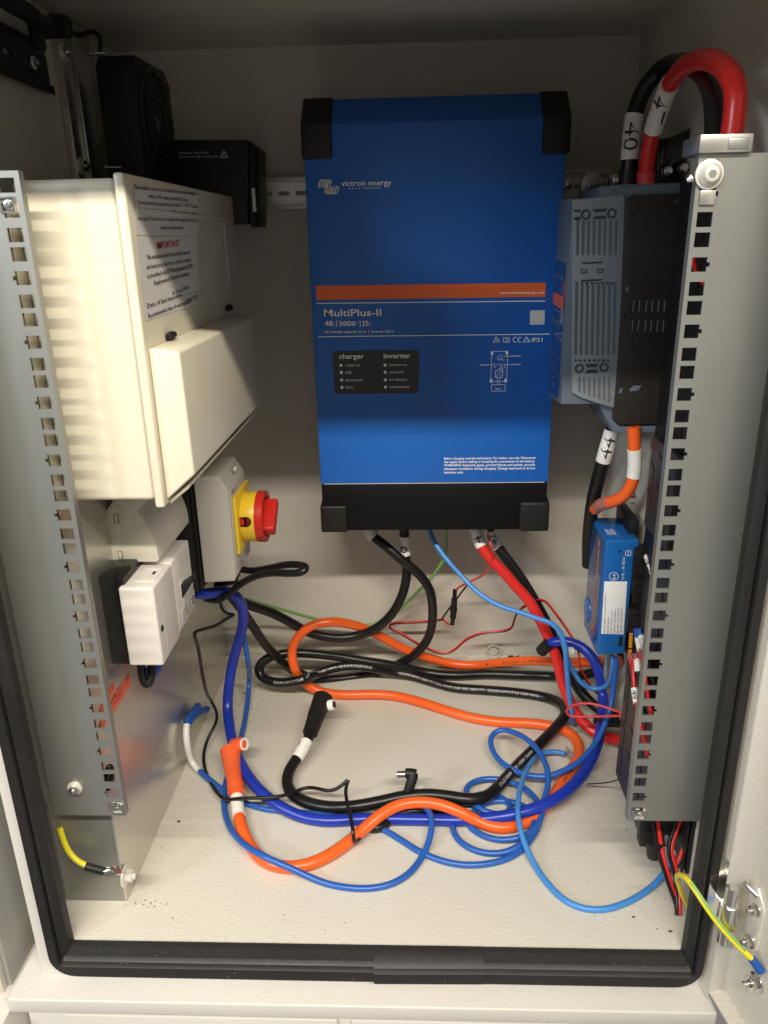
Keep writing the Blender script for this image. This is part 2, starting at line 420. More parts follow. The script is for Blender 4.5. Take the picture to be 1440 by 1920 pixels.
# right-hand door, opened past ninety degrees: a folded tray seen from its hinge edge
DO = Vector((.2600, .505, 0)); DD = Vector((.19, -.98, 0)).normalized(); DN = Vector((.98, .19, 0)).normalized()
def dpt(a, b, z): return DO+DD*a+DN*b+Vector((0, 0, z))
door = thing('cabinet_door', 'cream steel door swung open at the right, hinge and earth stud on its inner face', 'door', (.28, .4, -.66))
ZD0, ZD1 = -.640, .24
def dbox(bm, a0, a1, b0, b1, z0, z1, bev=0.):
    return prism(bm, [dpt(a0, b0, z0), dpt(a1, b0, z0), dpt(a1, b1, z0), dpt(a0, b1, z0)], (0, 0, z1-z0), bev)
bm = B(); dbox(bm, 0, .46, .0135, .0150, ZD0, ZD1); obj('door_panel', bm, M['powder'], door)
bm = B(); dbox(bm, -.0015, 0, -.001, .0150, ZD0, ZD1, .0004); obj('folded_edge', bm, M['powder_white'], door)
bm = B(); dbox(bm, -.0015, .46, -.001, .0150, ZD0-.0015, ZD0, .0004); obj('bottom_fold', bm, M['powder'], door)
# second fold line standing between frame and door
bm = B(); prism(bm, [(.2590, .5195, -.648), (.2600, .506, -.648), (.2585, .5055, -.648), (.2560, .5195, -.648)], (0, 0, .88)); obj('door_return', bm, M['powder'], door)
hg = None
def hinge(zc):
    bm = B(); c = at(1369, 1700, 'y', .488); cx, cy = c.x-.001, .488
    cyl(bm, (cx, cy, zc-.030), (cx, cy, zc+.030), .0048, 22, bev=.0006); h = obj('hinge', bm, M['steel'], door)
    bm = B(); ring(bm, (cx, cy, zc-.012), (cx, cy, zc+.011), .0066, .0049, 24)
    o_ = [(.2462, .509), (.2466, .4965), (.2492, .4880), (.2540, .4830), (cx+.004, .4815)]; i_ = [(x+.0011, y+.0009) for x, y in o_]
    prism(bm, [(x, y, zc-.012) for x, y in o_+i_[::-1]], (0, 0, .0235)); prism(bm, [(.2520, .5095, zc-.010), (.2585, .5060, zc-.010), (.2590, .5072, zc-.010), (.2524, .5107, zc-.010)], (0, 0, .048)); obj('hinge_leaf', bm, M['steel'], h)
    bm = B(); pts = [(.012, -.028), (.012, .024), (.020, .029), (.0315, .016), (.0315, -.026), (.026, -.034), (.018, -.034)]
    prism(bm, [dpt(a, .0133, zc+z) for a, z in pts], -DN*.0022, .0005); obj('hinge_plate', bm, M['zinc'], h)
    bm = B(); cyl(bm, dpt(.010, .006, zc+.027), dpt(.022, .011, zc+.022), .0022, 12, bev=.0005); obj('hinge_pin', bm, M['steel'], h)
    for z in (.010, -.024):
        q = dpt(.0235, .0108, zc+z); bm = B(); cyl(bm, q, q-DN*.0012, .0056, 24); cyl(bm, q-DN*.0012, q-DN*.0052, .0042, 6, bev=.0004); cyl(bm, q-DN*.005, q-DN*.0085, .0020, 12); obj('bolt', bm, M['steel'], h)
    return h
hinge(at(1365, 1715, 'y', .488).z); hinge(-.115)

# ================================================================== RAILS, PLATE, BRACKETS
YR = .552
HZ = [-.0219-.0445*k for k in range(-2, 11)]
def rail(name, label, x0, x1, hx0, hx1, zt, zb, notch, col):
    t = thing(name, label, 'rack rail', ((x0+x1)/2, YR, zb), 'perforated rack rails at the two sides of the opening')
    hs = []
    for z in HZ:
        for d in (0, .01588, -.01588):
            hs.append((z+d, d == 0))
    hs = [(z, k) for z, k in hs if zb+.004 < z < zt-.006]
    vb = {zb, zt}
    for z, k in hs: vb |= {z-.0047, z+.0047} | ({z-.0014, z+.0014} if k else set())
    nx = hx0-.0020 if notch < 0 else hx1+.0020
    ub = {x0, x1, hx0, hx1, nx}
    def skip(u, v):
        for z, k in hs:
            if abs(v-z) < .0047 and hx0 < u < hx1: return True
            if k and abs(v-z) < .0014 and min(nx, hx0) < u < max(nx, hx1): return True
        return False
    bm = B(); cells(bm, Vector((0, YR, 0)), Vector((1, 0, 0)), Vector((0, 0, 1)), ub, vb, skip, Vector((0, .0016, 0)))
    obj('rail_face', bm, M['galv'], t)
    return t, hs
rl, hs = rail('rack_rail', 'grey galvanised strip of square holes left of the opening, beside the cream fuse box', -.3315, -.2662, -.2812, -.2700, .0475, -.4925, -1, 'galv')
bm = B(); box(bm, (-.2672, YR+.0016, -.4925), (-.2662, YR+.0070, .0475)); box(bm, (-.3325, YR, -.4925), (-.3315, YR+.016, .0475)); obj('rail_return', bm, M['galv'], rl)
bm = B(); box(bm, (-.3520, YR+.0165, -.4925), (-.3300, YR+.0185, .0475)); obj('side_bracket', bm, M['galv'], rl)
hexbolt(rl, at(141, 1477, 'y', YR), (0, -1, 0), .0048, .0068)
def cage_nut(t, px, py):
    c = at(px, py, 'y', YR); s = .0052
    bm = B(); cells(bm, Vector((c.x-s, YR-.0016, c.z-s)), Vector((1, 0, 0)), Vector((0, 0, 1)), [0, .0012, 2*s-.0012, 2*s], [0, .0012, 2*s-.0012, 2*s], lambda u, v: .0012 < u < 2*s-.0012 and .0012 < v < 2*s-.0012, Vector((0, .0015, 0)))
    box(bm, (c.x-.0042, YR+.003, c.z-.0042), (c.x+.0042, YR+.007, c.z+.0042), .0006); k = obj('cage_nut', bm, M['steel'], t)
    bm = B(); cyl(bm, (c.x, YR+.003, c.z), (c.x, YR-.0005, c.z), .0034, 18, bev=.0006); cyl(bm, (c.x, YR-.0005, c.z), (c.x, YR-.0012, c.z), .0016, 6); obj('screw', bm, M['steel'], k)
cage_nut(rl, 221, 1516)
cage_nut(rl, 15, 384)
rr, hs = rail('rack_rail', 'grey galvanised strip of square holes at the right, a big round bolt at its top', .1868, .2527, .1888, .1990, .0465, -.4925, 1, 'galv')
bm = B(); box(bm, (.1858, YR, -.4925), (.1868, YR+.0075, .0465)); box(bm, (.2527, YR, -.4925), (.2537, YR+.02, .0465)); obj('rail_return', bm, M['galv'], rr)
cage_nut(rr, 1198, 1527)
bm = B(); a = at(1314, 252, 'y', YR-.004); b = at(1410, 291, 'y', YR-.004); box(bm, (a.x, YR-.004, .0468), (b.x, YR+.03, a.z), .001); obj('end_block', bm, M['galv_bright'], rr)
bm = B(); box(bm, (a.x+.018, YR-.0047, .0485), (b.x-.003, YR-.0041, a.z-.0025), .0005); obj('recess_plate', bm, M['galv'], rr)
c = at(1335, 326, 'y', YR-.006)
bm = B(); cyl(bm, (c.x, YR-.0005, c.z), (c.x, YR-.0022, c.z), .0094, 36, bev=.0008); cyl(bm, (c.x, YR-.0022, c.z), (c.x, YR-.0075, c.z), .0074, 30, r2=.0050, bev=.0012); b_ = obj('round_bolt', bm, M['zinc'], rr)
bm = B(); cyl(bm, (c.x, YR-.0076, c.z), (c.x, YR-.0070, c.z), .0028, 6); obj('socket', bm, M['galv'], b_)
bm = B(); cyl(bm, (c.x-.011, YR-.0012, c.z-.002), (c.x-.014, YR-.0012, c.z-.0035), .0026, 6, r2=.0012); obj('lug_tip', bm, M['steel'], b_)
bm = B(); box(bm, (.1888, YR-.0020, c.z-.0185), (.1990, YR-.0004, c.z-.0095), .0006); obj('clip', bm, M['galv_bright'], rr)

# galvanised plate on the left with its folded front
XP = -.2889; YP = .571
pl = thing('mounting_plate', 'bare galvanised sheet standing along the left side with red warning tape at its foot', 'metal plate', (XP, .8, ZF))
bm = B(); box(bm, (XP-.0015, YP, ZF+.0005), (XP, YB-.011, .025)); obj('plate_side', bm, M['galv_bright'], pl)
bm = B(); box(bm, (-.3495, YP, ZF+.0005), (XP-.0015, YP+.0015, .025)); obj('plate_fold', bm, M['galv'], pl)
# red tape stuck to the plate: two diagonal pieces with worn letters
def xp(px, py, lift=0.): return at(px, py, 'x', XP+lift)
for poly in ([(203, 1298), (213, 1282), (217, 1302), (190, 1345), (183, 1350), (186, 1335)], [(241, 1265), (245, 1283), (212, 1338), (196, 1362), (185, 1372), (190, 1345), (215, 1302)]):
    bm = B(); prism(bm, [xp(*q, .0004) for q in poly], (.0003, 0, 0)); s = obj('warning_tape', bm, M['sticker_red'], pl)
bm = B()
p0, p1 = xp(206, 1337, .0008), xp(243, 1276, .0008)
line_text(bm, 'LOCKED OFF', p0, p1, (p1-p0).cross(Vector((1, 0, 0)))*-1, (1, 0, 0), .0085)
p0, p1 = xp(190, 1328, .0008), xp(213, 1290, .0008)
line_text(bm, 'SAFETY', p0, p1, (p1-p0).cross(Vector((1, 0, 0)))*-1, (1, 0, 0), .006)
obj('lettering', bm, M['red_print'], pl)
# foot bolt with its washer, standing off the plate
c = at(238, 1642, 'x', XP+.004)
bm = B(); cyl(bm, (XP, c.y, c.z), (XP+.0075, c.y, c.z), .0034, 12); cyl(bm, (XP+.0015, c.y, c.z), (XP+.0032, c.y, c.z), .0108, 30, bev=.0005); cyl(bm, (XP+.0034, c.y, c.z), (XP+.0098, c.y, c.z), .0062, 6, bev=.0005); cyl(bm, (XP+.0098, c.y, c.z), (XP+.0125, c.y, c.z), .0034, 14, bev=.0005)
obj('earth_bolt', bm, M['zinc'], pl)
bm = B(); c = at(436, 1166, 'x', XP+.001); ring(bm, (XP, c.y, c.z), (XP+.002, c.y, c.z), .0085, .0055, 28); c2 = at(434, 1183, 'x', XP+.001); ring(bm, (XP, c2.y, c2.z), (XP+.002, c2.y, c2.z), .0085, .0055, 28); obj('eyelet', bm, M['zinc'], pl)

# upright channel with bolts on the left wall behind the fan
ch = thing('upright_channel', 'dull metal upright with a dark slot on the left wall, next to the black fan', 'metal channel', (-.35, .88, .02))
bm = B(); box(bm, (-.3515, .842, .01), (-.3435, .868, ZC-.002), .0006); box(bm, (-.3515, .8700, .01), (-.3410, .915, ZC-.002), .0006); obj('channel_face', bm, M['galv_bright'], ch)
bm = B(); box(bm, (-.3515, .868, .01), (-.3465, .8700, ZC-.002)); obj('slot', bm, M['slot_dark'], ch)
for px, py in ((152, 312), (118, 98)):
    c = at(px, py, 'x', -.343); hexbolt(ch, c, (1, -.1, 0), .0058, .0085)

# dark DIN rail on the left wall, cut end visible
dr = thing('din_rail', 'dark DIN rail with oval slots and ragged cut end, high on the left wall', 'DIN rail', (-.345, .72, .15))
y0, y1 = .62, .806
bm = B()
us = [y0, y1]; sl = [(.640, .652), (.684, .702), (.722, .740), (.766, .777)]
for a, b in sl: us += [a, b]
cells(bm, Vector((-.3445, 0, 0)), Vector((0, 1, 0)), Vector((0, 0, 1)), us, [.1425, .1525, .1575, .1665], lambda u, v: .1525 < v < .1575 and any(a < u < b for a, b in sl), Vector((.001, 0, 0)))
box(bm, (-.3520, y0, .1415), (-.3435, y1, .1425)); box(bm, (-.3435, y0, .1345), (-.3425, y1+.006, .1420))
box(bm, (-.3520, y0, .1665), (-.3435, y1-.004, .1675)); box(bm, (-.3435, y0, .1680), (-.3425, y1-.003, .1755))
obj('rail_profile', bm, M['blackmetal'], dr)
c = at(62, 118, 'x', -.343); hexbolt(dr, c, (1, 0, 0), .0035, .0055, 'screw')

# bundle of sheathed cable crossing the top left corner
_, t = cable('sheathed_cable', 'black sheathed cable crossing the top left corner above the dark DIN rail', 'cable', [(-30, -35, .66), (10, 0, .68), (50, 22, .70), (72, 42, .73), (88, 50, .76), (105, 42, .80), (120, 44, .82)], .0075, 'black_plastic', kids=True)
bm = B(); a = at(100, 48, 'y', .78); box(bm, a-Vector((.016, .004, .010)), a+Vector((.016, .006, .008)), .004, 3); obj('cable_clamp', bm, M['black_plastic'], t)
bm = B(); a = at(68, 58, 'y', .74); box(bm, a-Vector((.006, .004, .014)), a+Vector((.006, .004, .008)), .002); obj('clamp_tail', bm, M['black_plastic'], t)
cable('fan_lead', 'thin black lead curling over the top of the fan', 'cable', [(120, 50, .82), (135, 62, .83), (150, 68, .84), (163, 60, .85), (180, 58, .86), (190, 72, .87), (186, 98, .87)], .0022, 'black_plastic')

# ================================================================== FAN
fan = thing('fan', 'black square axial fan high in the left corner, seen edge on', 'fan', (-.29, .88, .06))
XF = -.271
bm = B(); prism(bm, [(XF, .832+.0, .0620), (XF, .832, .160), (XF, .842, .1725), (XF, .935, .1750), (XF, .952, .163), (XF, .952, .070), (XF, .940, .0600)], (-.037, 0, 0), .0012); obj('housing', bm, M['black_plastic'], fan)
bm = B(); ring(bm, (XF+.0001, .892, .118), (XF+.002, .892, .118), .053, .049, 48)
for r in (.041, .032, .023): ring(bm, (XF+.003, .892, .118), (XF+.0045, .892, .118), r, r-.002, 40)
for a in range(4): 
    d = Vector((0, math.cos(a*math.pi/2+.78), math.sin(a*math.pi/2+.78))); c = Vector((XF+.0035, .892, .118)); cyl(bm, c+d*.012, c+d*.055, .0013, 8)
obj('finger_guard', bm, M['blackmetal'], fan)
bm = B(); cyl(bm, (XF-.012, .892, .118), (XF+.001, .892, .118), .019, 32, bev=.001); hub = obj('hub', bm, M['black_gloss'], fan)
for k in range(7):
    a = k*2*math.pi/7; d = Vector((0, math.cos(a), math.sin(a))); e = Vector((0, -math.sin(a), math.cos(a))); c = Vector((XF-.006, .892, .118))
    bm = B(); prism(bm, [c+d*.018+e*.004+Vector((.004, 0, 0)), c+d*.047+e*.014+Vector((.004, 0, 0)), c+d*.047-e*.008-Vector((.005, 0, 0)), c+d*.018-e*.005-Vector((.005, 0, 0))], (.001, 0, 0)); obj('blade', bm, M['black_plastic'], hub)
for px, py in ((172, 100), (202, 314)):
    c = at(px, py, 'y', .83); bm = B(); cyl(bm, c, c+Vector((.013, .002, 0)), .0016, 12); cyl(bm, c-Vector((.0018, 0, 0)), c, .0034, 16, bev=.0006); obj('screw', bm, M['steel'], fan)

# ================================================================== BLACK TERMINAL BOX ON DIN RAIL
tb = thing('terminal_box', 'black moulded terminal box with small white print, on the rail left of the blue inverter', 'terminal box', (-.225, .96, .017))
yb = .93
bm = B(); prism(bm, [(-.2740, yb, .0180), (-.1905, yb, .0180), (-.1830, yb, .1050), (-.2740, yb, .1072)], (0, .052, 0), .0015); obj('cover', bm, M['black_plastic'], tb)
bm = B(); prism(bm, [(-.1885, yb+.004, .014), (-.1800, yb+.010, .0145), (-.1745, yb+.010, .0975), (-.1820, yb+.002, .1035)], (0, .05, 0), .001); obj('end_piece', bm, M['black_plastic'], tb)
bm = B(); box(bm, (-.274, yb-.0015, .0745), (-.1862, yb, .0765), .0004); box(bm, (-.274, yb-.003, .020), (-.1895, yb, .0700), .0012); obj('lower_flap', bm, M['black_plastic'], tb)
bm = B(); box(bm, (-.1840, yb+.0030, .0305), (-.1800, yb+.0044, .0555), .0004); obj('clear_label', bm, M['grey_print'], tb)
bm = B(); ytext(bm, 'Nur Abdecken - Finger Protection', (336, 289), (392, 288), 5, yb-.0002); ytext(bm, 'Surface entretien - Before servicing cover', (336, 296), (408, 295), 5, yb-.0002)
ypoly(bm, [(413, 295), (420, 283), (427, 295)], 1.2, yb-.0002, close=True); ypoly(bm, [(420, 287), (420, 293)], 1.2, yb-.0002)
obj('lettering', bm, M['grey_print'], tb)

# ================================================================== DIN RAIL ACROSS THE BACK WALL
db = thing('din_rail', 'bright zinc DIN rail with oval slots running behind the blue inverter', 'DIN rail', (0, 1.01, .035))
bm = B(); x0, x1 = -.235, .236
us = [x0, x1]; sl = []
x = x0+.006
while x < x1-.02: sl.append((x, x+.013)); x += .0212
for a, b in sl: us += [a, b]
cells(bm, Vector((0, 1.0085, 0)), Vector((1, 0, 0)), Vector((0, 0, 1)), us, [.0415, .0505, .0555, .0645], lambda u, v: .0505 < v < .0555 and any(a < u < b for a, b in sl), Vector((0, .001, 0)))
box(bm, (x0, 1.0025, .0645), (x1, 1.0095, .0655)); box(bm, (x0, 1.0015, .0658), (x1, 1.0027, .0712), .0003)
box(bm, (x0, 1.0025, .0405), (x1, 1.0095, .0415)); box(bm, (x0, 1.0015, .0350), (x1, 1.0027, .0402), .0003)
obj('rail_profile', bm, M['zinc'], db)
c = at(1110, 346, 'y', 1.0); bm = B(); cyl(bm, (c.x, 1.003, c.z), (c.x, 1.000, c.z), .0135, 36, bev=.0008); cyl(bm, (c.x, 1.0, c.z), (c.x, .9955, c.z), .0062, 6, bev=.0005); cyl(bm, (c.x, .9955, c.z), (c.x, .985, c.z), .0032, 14); obj('fixing_bolt', bm, M['zinc'], db)
for px, py in ((1152, 335), (1065, 346)): c = at(px, py, 'y', 1.0); hexbolt(db, c, (0, -1, 0), .0042, .006, 'screw')

# ================================================================== BLUE INVERTER
YI = .876
iv = thing('inverter_charger', 'tall blue inverter with black corners and an orange stripe, centre of the back wall', 'inverter', (.022, .95, -.341))
XA, XB = -.1145, .1585
def fz(y): return .107          # height of the fold at the top of the front
zt, zm, zb = at(800, 227, 'y', YI).z, at(815, 905.5, 'y', YI).z, at(800, 996, 'y', YI).z
bm = B(); prism(bm, [(XA, YI, zm), (XA, YI, zt), (XA, YI+.032, zt+.0275), (XA, 1.0005, zt+.0275), (XA, 1.0005, zm)], (XB-XA, 0, 0), .0012); obj('housing', bm, M['blue_paint'], iv)
bm = B(); box(bm, (XA+.0006, YI+.0008, zb+.001), (XB-.0006, 1.0, zm-.0008), .0015); obj('terminal_cover', bm, M['black_paint'], iv)
bm = B(); box(bm, (XA+.004, YI-.0002, zm-.0006), (XB-.004, YI+.0006, zm+.0001)); obj('edge_strip', bm, M['zinc'], iv)
CX = [(-.1165, -.0845), (.1335, .1620)]
for i, (a, b) in enumerate(CX):
    bm = B(); z0 = at(600, 298, 'y', YI-.003).z if i == 0 else at(1040, 288, 'y', YI-.003).z
    prism(bm, [(a, YI-.003, z0), (a, YI-.003, zt+.0008), (a, YI+.030, zt+.0290), (a, .985, zt+.0290), (a, .985, z0+.02), (a, YI+.04, z0)], (b-a, 0, 0), .0022, 3); obj('corner_cap', bm, M['black_plastic'], iv)
for a, b, z1 in ((-.1165, -.0840, -.3075), (.1265, .1620, -.3050)):
    bm = B(); prism(bm, [(a, YI-.0025, zb-.0005), (a, YI-.0025, z1), (a, YI+.02, z1+.003), (a, .985, z1+.003), (a, .985, zb-.0005)], (b-a, 0, 0), .0025, 3); obj('corner_cap', bm, M['black_plastic'], iv)
for px, py in ((585, 628), (598, 857), (1040, 632), (1028, 852)):
    c = at(px, py, 'y', .90); s = -1 if px < 800 else 1; x = XA if s < 0 else XB
    bm = B(); cyl(bm, (x, .90, c.z), (x+s*.0022, .90, c.z), .0030, 14, bev=.0006); obj('screw', bm, M['steel'], iv)
c = at(1068, 352, 'y', .99); bm = B(); ring(bm, (XB+.001, .985, c.z), (XB+.006, .985, c.z), .0045, .003, 18); obj('screw', bm, M['blackmetal'], iv)
# orange stripe
def on(px, py, lift=.0003): return at(px, py, 'y', YI-lift)
bm = B(); quad(bm, [on(593, 562.5), on(1022, 556.5), on(1023.5, 530), on(592, 536)]); obj('stripe', bm, M['orange_print'], iv)
BOLD = .010
bm = B()
ypoly(bm, [(594, 568.8), (1022, 564.3)], 1.4, YI); ypoly(bm, [(597, 631.3), (1030, 626.3)], 1.4, YI)
def T(body, a, b, h, res=2): ytext(bm, body, a, b, h, YI, res, .0006)
T('victron energy', (640, 349), (734, 347), 11, 3)
T('B L U E   P O W E R', (655, 355), (713, 354), 3.2)
T('www.victronenergy.com', (937, 551), (1021.5, 550.5), 5.2)
T('MultiPlus-II', (608, 593), (715, 592), 13.5, 3)
T('48', (609, 611), (624, 611), 10); T('3000', (636, 611), (667, 611), 9.5); T('35', (679, 611), (691, 611), 10)
T('V', (626, 606), (628.5, 606), 3); T('DC', (625.5, 611), (629, 611), 3); T('VA', (668.5, 606), (672, 606), 2.6); T('A', (692.5, 606), (695, 606), 3); T('DC', (692, 611), (695.5, 611), 3)
ypoly(bm, [(631.5, 600), (631.7, 613)], 1.1, YI); ypoly(bm, [(675.2, 600), (675.4, 613)], 1.1, YI)
T('AC transfer capacity: 32 A  |  Inverter 230 V', (609, 624.5), (738.5, 623.5), 5)
T('IP21', (997, 640.5), (1017, 640.5), 7.5)
T('Before charging read the instructions. For indoor use only. Disconnect', (832.5, 861.5), (1004, 860), 4.4)
T('the supply before making or breaking the connections to the battery.', (832.5, 867.8), (1003, 866.4), 4.4)
T('WARNING: Explosive gases, prevent flames and sparks, provide', (832.5, 874.2), (1003, 872.9), 4.4)
T('adequate ventilation during charging. Charge lead-acid or Li-Ion', (832.5, 880.7), (1003, 879.5), 4.4)
T('batteries only.', (832.5, 887.5), (869, 887.2), 4.4)
# swirl mark: a row of slanted strands rolling over into a ring
for k in range(4):
    x = 598+4.6*k
    ypoly(bm, [(x, 352), (x+.6, 345), (x+2.4, 339.5), (x+5.8, 337.3), (x+9.2, 339.2)], 1.7, YI)
    ypoly(bm, [(x+10.5, 357), (x+13, 362), (x+17, 363.3), (x+20.5, 360), (x+23, 353), (x+24, 349)], 1.7, YI)
for k in range(3): ypoly(bm, circ(617.5+1.6*k, 350.3, 7.0-2*k, 11.6-2.4*k, 20, 70, 320), 1.5, YI)
# certification marks
ypoly(bm, [(924.5, 641), (930.7, 631), (937, 641)], 1.0, YI, close=True); ypoly(bm, [(930.7, 634), (929.5, 637), (931.8, 637), (930.5, 640)], .9, YI)
ypoly(bm, [(943.5, 633), (943.5, 641), (949, 641.5), (955, 641), (955, 633), (949, 634)], 1.0, YI, close=True); ypoly(bm, [(949, 633.5), (949, 641)], .9, YI); ypoly(bm, [(951, 636), (953.5, 636), (952, 638), (952, 638.5)], .9, YI)
ypoly(bm, circ(966, 637, 4.2, 4.6, 12, 55, 305), 1.2, YI); ypoly(bm, circ(975, 637, 4.2, 4.6, 12, 55, 305), 1.2, YI); ypoly(bm, [(971, 637), (974.5, 637)], 1.2, YI)
ypoly(bm, [(980.5, 641), (987.2, 631), (994, 641)], 1.0, YI, close=True); ypoly(bm, circ(987.2, 638, 3, 2.6, 10, 0, 180), .9, YI)
# wiring diagram
ypoly(bm, [(922, 659), (952, 658.5), (950, 715), (920, 715.5)], .8, YI, close=True)
for x, y in ((920.5, 658.5), (948.5, 658), (918.8, 710.5), (946, 710)):
    quad(bm, [on(x, y, .0006), on(x+4.5, y, .0006), on(x+4.3, y+7, .0006), on(x-.3, y+7, .0006)])
for l in ([(899, 684), (912, 684)], [(912, 684), (924, 683.6), (928, 681)], [(930, 684), (936, 683.6), (940, 681)], [(942, 683.5), (976, 683)], [(934, 669), (937, 667), (941, 664)], [(942, 668), (976, 667)], [(933, 668), (933, 674), (946, 675)], [(947, 683), (947, 690), (936, 691), (936, 694)],
          [(932, 721), (933, 708)], [(936.5, 721), (937.5, 708)]): ypoly(bm, l, .8, YI)
for cx_, cy_ in ((928, 687), (940, 687), (940, 671.5)): ypoly(bm, circ(cx_, cy_, 1.6, 1.8, 8), .7, YI)
ypoly(bm, [(929, 694), (942.5, 693.5), (942, 707), (928.5, 707.5)], .9, YI, close=True); ypoly(bm, [(929, 707), (942, 694)], .8, YI); ypoly(bm, [(937, 704), (940, 704)], .8, YI); ypoly(bm, [(930.5, 697), (933, 697)], .8, YI)
ypoly(bm, [(921.5, 721.5), (947, 721), (947, 733), (921, 733.5)], .9, YI, close=True)
T('Battery', (928.5, 730), (940.5, 729.8), 3)
T('AC-IN', (899.5, 685.5), (911, 685.3), 2.4); T('AC-OUT-1', (959, 669), (975.5, 668.7), 2.4); T('AC-OUT-2', (959, 684.7), (975.5, 684.3), 2.4)
# pale square where the square code was printed, left blank
obj('lettering', bm, M['white_print'], iv)
bm = B(); quad(bm, [on(993.5, 609), on(1021, 608.5), on(1021.5, 581.5), on(994, 582)]); obj('blank_square', bm, M['grey_print'], iv)
# indicator panel
PB = [(624, 664), (627.5, 659), (782, 657), (785.5, 661), (784, 733), (780, 737), (632, 739), (627, 735)]
bm = B(); prism(bm, [on(x, y, .0009) for x, y in PB], (0, .0012, 0)); ip = obj('indicator_panel', bm, M['black_gloss'], iv)
bm = B()
def T2(body, a, b, h, res=2): ytext(bm, body, a, b, h, YI-.0009, res, .0004)
T2('charger', (636, 672.5), (682.5, 672), 9.5, 3); T2('inverter', (719.5, 671.5), (769.5, 671), 9.5, 3); obj('lettering', bm, M['white_print'], ip)
bm = B()
for s, y, x1 in (('mains on', 687, 674.5), ('bulk', 700.5, 660), ('absorption', 714.8, 680), ('float', 728.3, 662)): T2(s, (648, y), (x1, y-.4), 5.4)
for s, y, x1 in (('inverter on', 686.5, 762.5), ('overload', 700, 756), ('low battery', 714, 763.5), ('temperature', 727.5, 767.5)): T2(s, (729.8, y), (x1, y-.4), 5.4)
obj('lettering', bm, M['grey_print'], ip)
for col in ([(639.5, 684.7), (640, 698.2), (640.7, 712.3), (641.3, 726)], [(722, 684.3), (722.2, 697.8), (722.5, 712), (723, 725.7)]):
    for x, y in col:
        c = on(x, y, .0008); bm = B(); cyl(bm, c, c-Vector((0, .0009, 0)), .0018, 16, bev=.0003); obj('indicator_light', bm, M['white_print'], ip)

BOLD = 0.
# ================================================================== CONSUMER UNIT (cream box on the left)
cu = thing('consumer_unit', 'large cream fuse box with a closed flap and printed notices on its front, left side', 'fuse box', (-.245, .73, -.203))
XCF = -.2045
bm = B(); box(bm, (XP+.0003, .5835, -.1995), (-.2130, .920, .0440), .0045, 4); obj('body', bm, M['cream'], cu)
bm = B(); box(bm, (-.2125, .5795, -.2045), (XCF, .925, .0470), .0022, 3); obj('front_cover', bm, M['cream'], cu)
bm = B(); prism(bm, [(XCF+.0002, .585, -.0765), (-.1800, .585, -.0795), (-.1785, .585, -.178), (XCF+.0002, .585, -.200)], (0, .289, 0), .0022, 3)
bm2 = bm; fl = obj('flap', bm, M['cream'], cu)
bm = B(); prism(bm, [(XCF+.0005, .592, -.2015), (-.1860, .592, -.1880), (-.1865, .592, -.1915), (XCF+.0005, .592, -.2055)], (0, .275, 0), .0008); obj('lip', bm, M['cream'], fl)
for px, py in ((321, 629), (430, 577)):
    c = at(px, py, 'x', XCF+.003); bm = B(); cyl(bm, (c.x, c.y-.008, c.z), (c.x, c.y+.008, c.z), .0028, 14, bev=.0005); cyl(bm, (c.x, c.y-.003, c.z), (c.x, c.y+.003, c.z), .0034, 14); obj('hinge', bm, M['black_plastic'], cu)
bm = B(); box(bm, (XCF+.0001, .60, .0215), (XCF+.0012, .924, .0240), .0004); obj('moulded_rib', bm, M['cream'], cu)
bm = B(); box(bm, (XCF+.0001, .868, -.045), (XCF+.0007, .882, .0185), .0002); obj('clear_window', bm, M['grey_print'], cu)
# two paper notices
def cx(px, py, lift=0.): return at(px, py, 'x', XCF+lift)
bm = B(); quad(bm, [cx(252, 348, .0004), cx(371, 366, .0004), cx(371, 443, .0004), cx(256, 441, .0004)]); n1 = obj('notice', bm, M['paper'], cu)
bm = B(); quad(bm, [cx(257, 445, .0004), cx(368, 444, .0004), cx(375, 568, .0004), cx(272, 602, .0004)]); n2 = obj('notice', bm, M['paper'], cu)
def XT(body, a, b, hpx, lift=.0008, res=1):
    p0, p1 = cx(*a), cx(*b); h = (cx(a[0], a[1]-hpx)-p0).z
    line_text(bm, body, p0, p1, (0, 0, 1), (1, 0, 0), h, res, lift)
BOLD = .014
bm = B()
XT('This installation, or part of it, is protected by a device which automatically', (250, 354), (366, 366), 8.2)
XT('switches off the supply if an earth fault develops.', (277, 371), (351, 378), 8.2)
XT('Test each six months by pressing the button marked "T" or "TEST". The device', (256, 383), (369, 390), 8.2)
XT('should switch off the supply and should then be switched on to restore', (259, 398), (368, 403), 8.2)
XT('the supply. If the device does not switch off the supply when the button is', (258, 413), (371, 416), 8.2)
XT('pressed, seek expert advice.', (300, 430), (343, 430), 8.2)
obj('lettering', bm, M['black_print'], n1)
bm = B(); XT('IMPORTANT', (293.5, 467), (335.5, 461), 13, res=2); obj('lettering', bm, M['red_print'], n2)
bm = B()
XT('This installation should be periodically inspected', (274, 487), (355, 476), 9.4)
XT('and tested and a report on its condition obtained,', (274, 505), (357, 490), 9.4)
XT('as prescribed in the IET Wiring Regulations BS 7671', (275, 522), (360, 502), 9.4)
XT('Requirements for Electrical Installations.', (288, 535), (354, 516), 9.4)
XT('Date of last inspection .....................', (275, 578), (369, 546), 9.4)
XT('Recommended date of next inspection ............', (277, 597), (371, 562), 9.4)
obj('lettering', bm, M['black_print'], n2)
bm = B(); XT('4 Oct 2024', (322, 554), (352, 542), 8); XT('4 Oct 2025', (347, 567), (370, 558), 7); obj('handwriting', bm, M['ink_blue'], n2)

BOLD = 0.
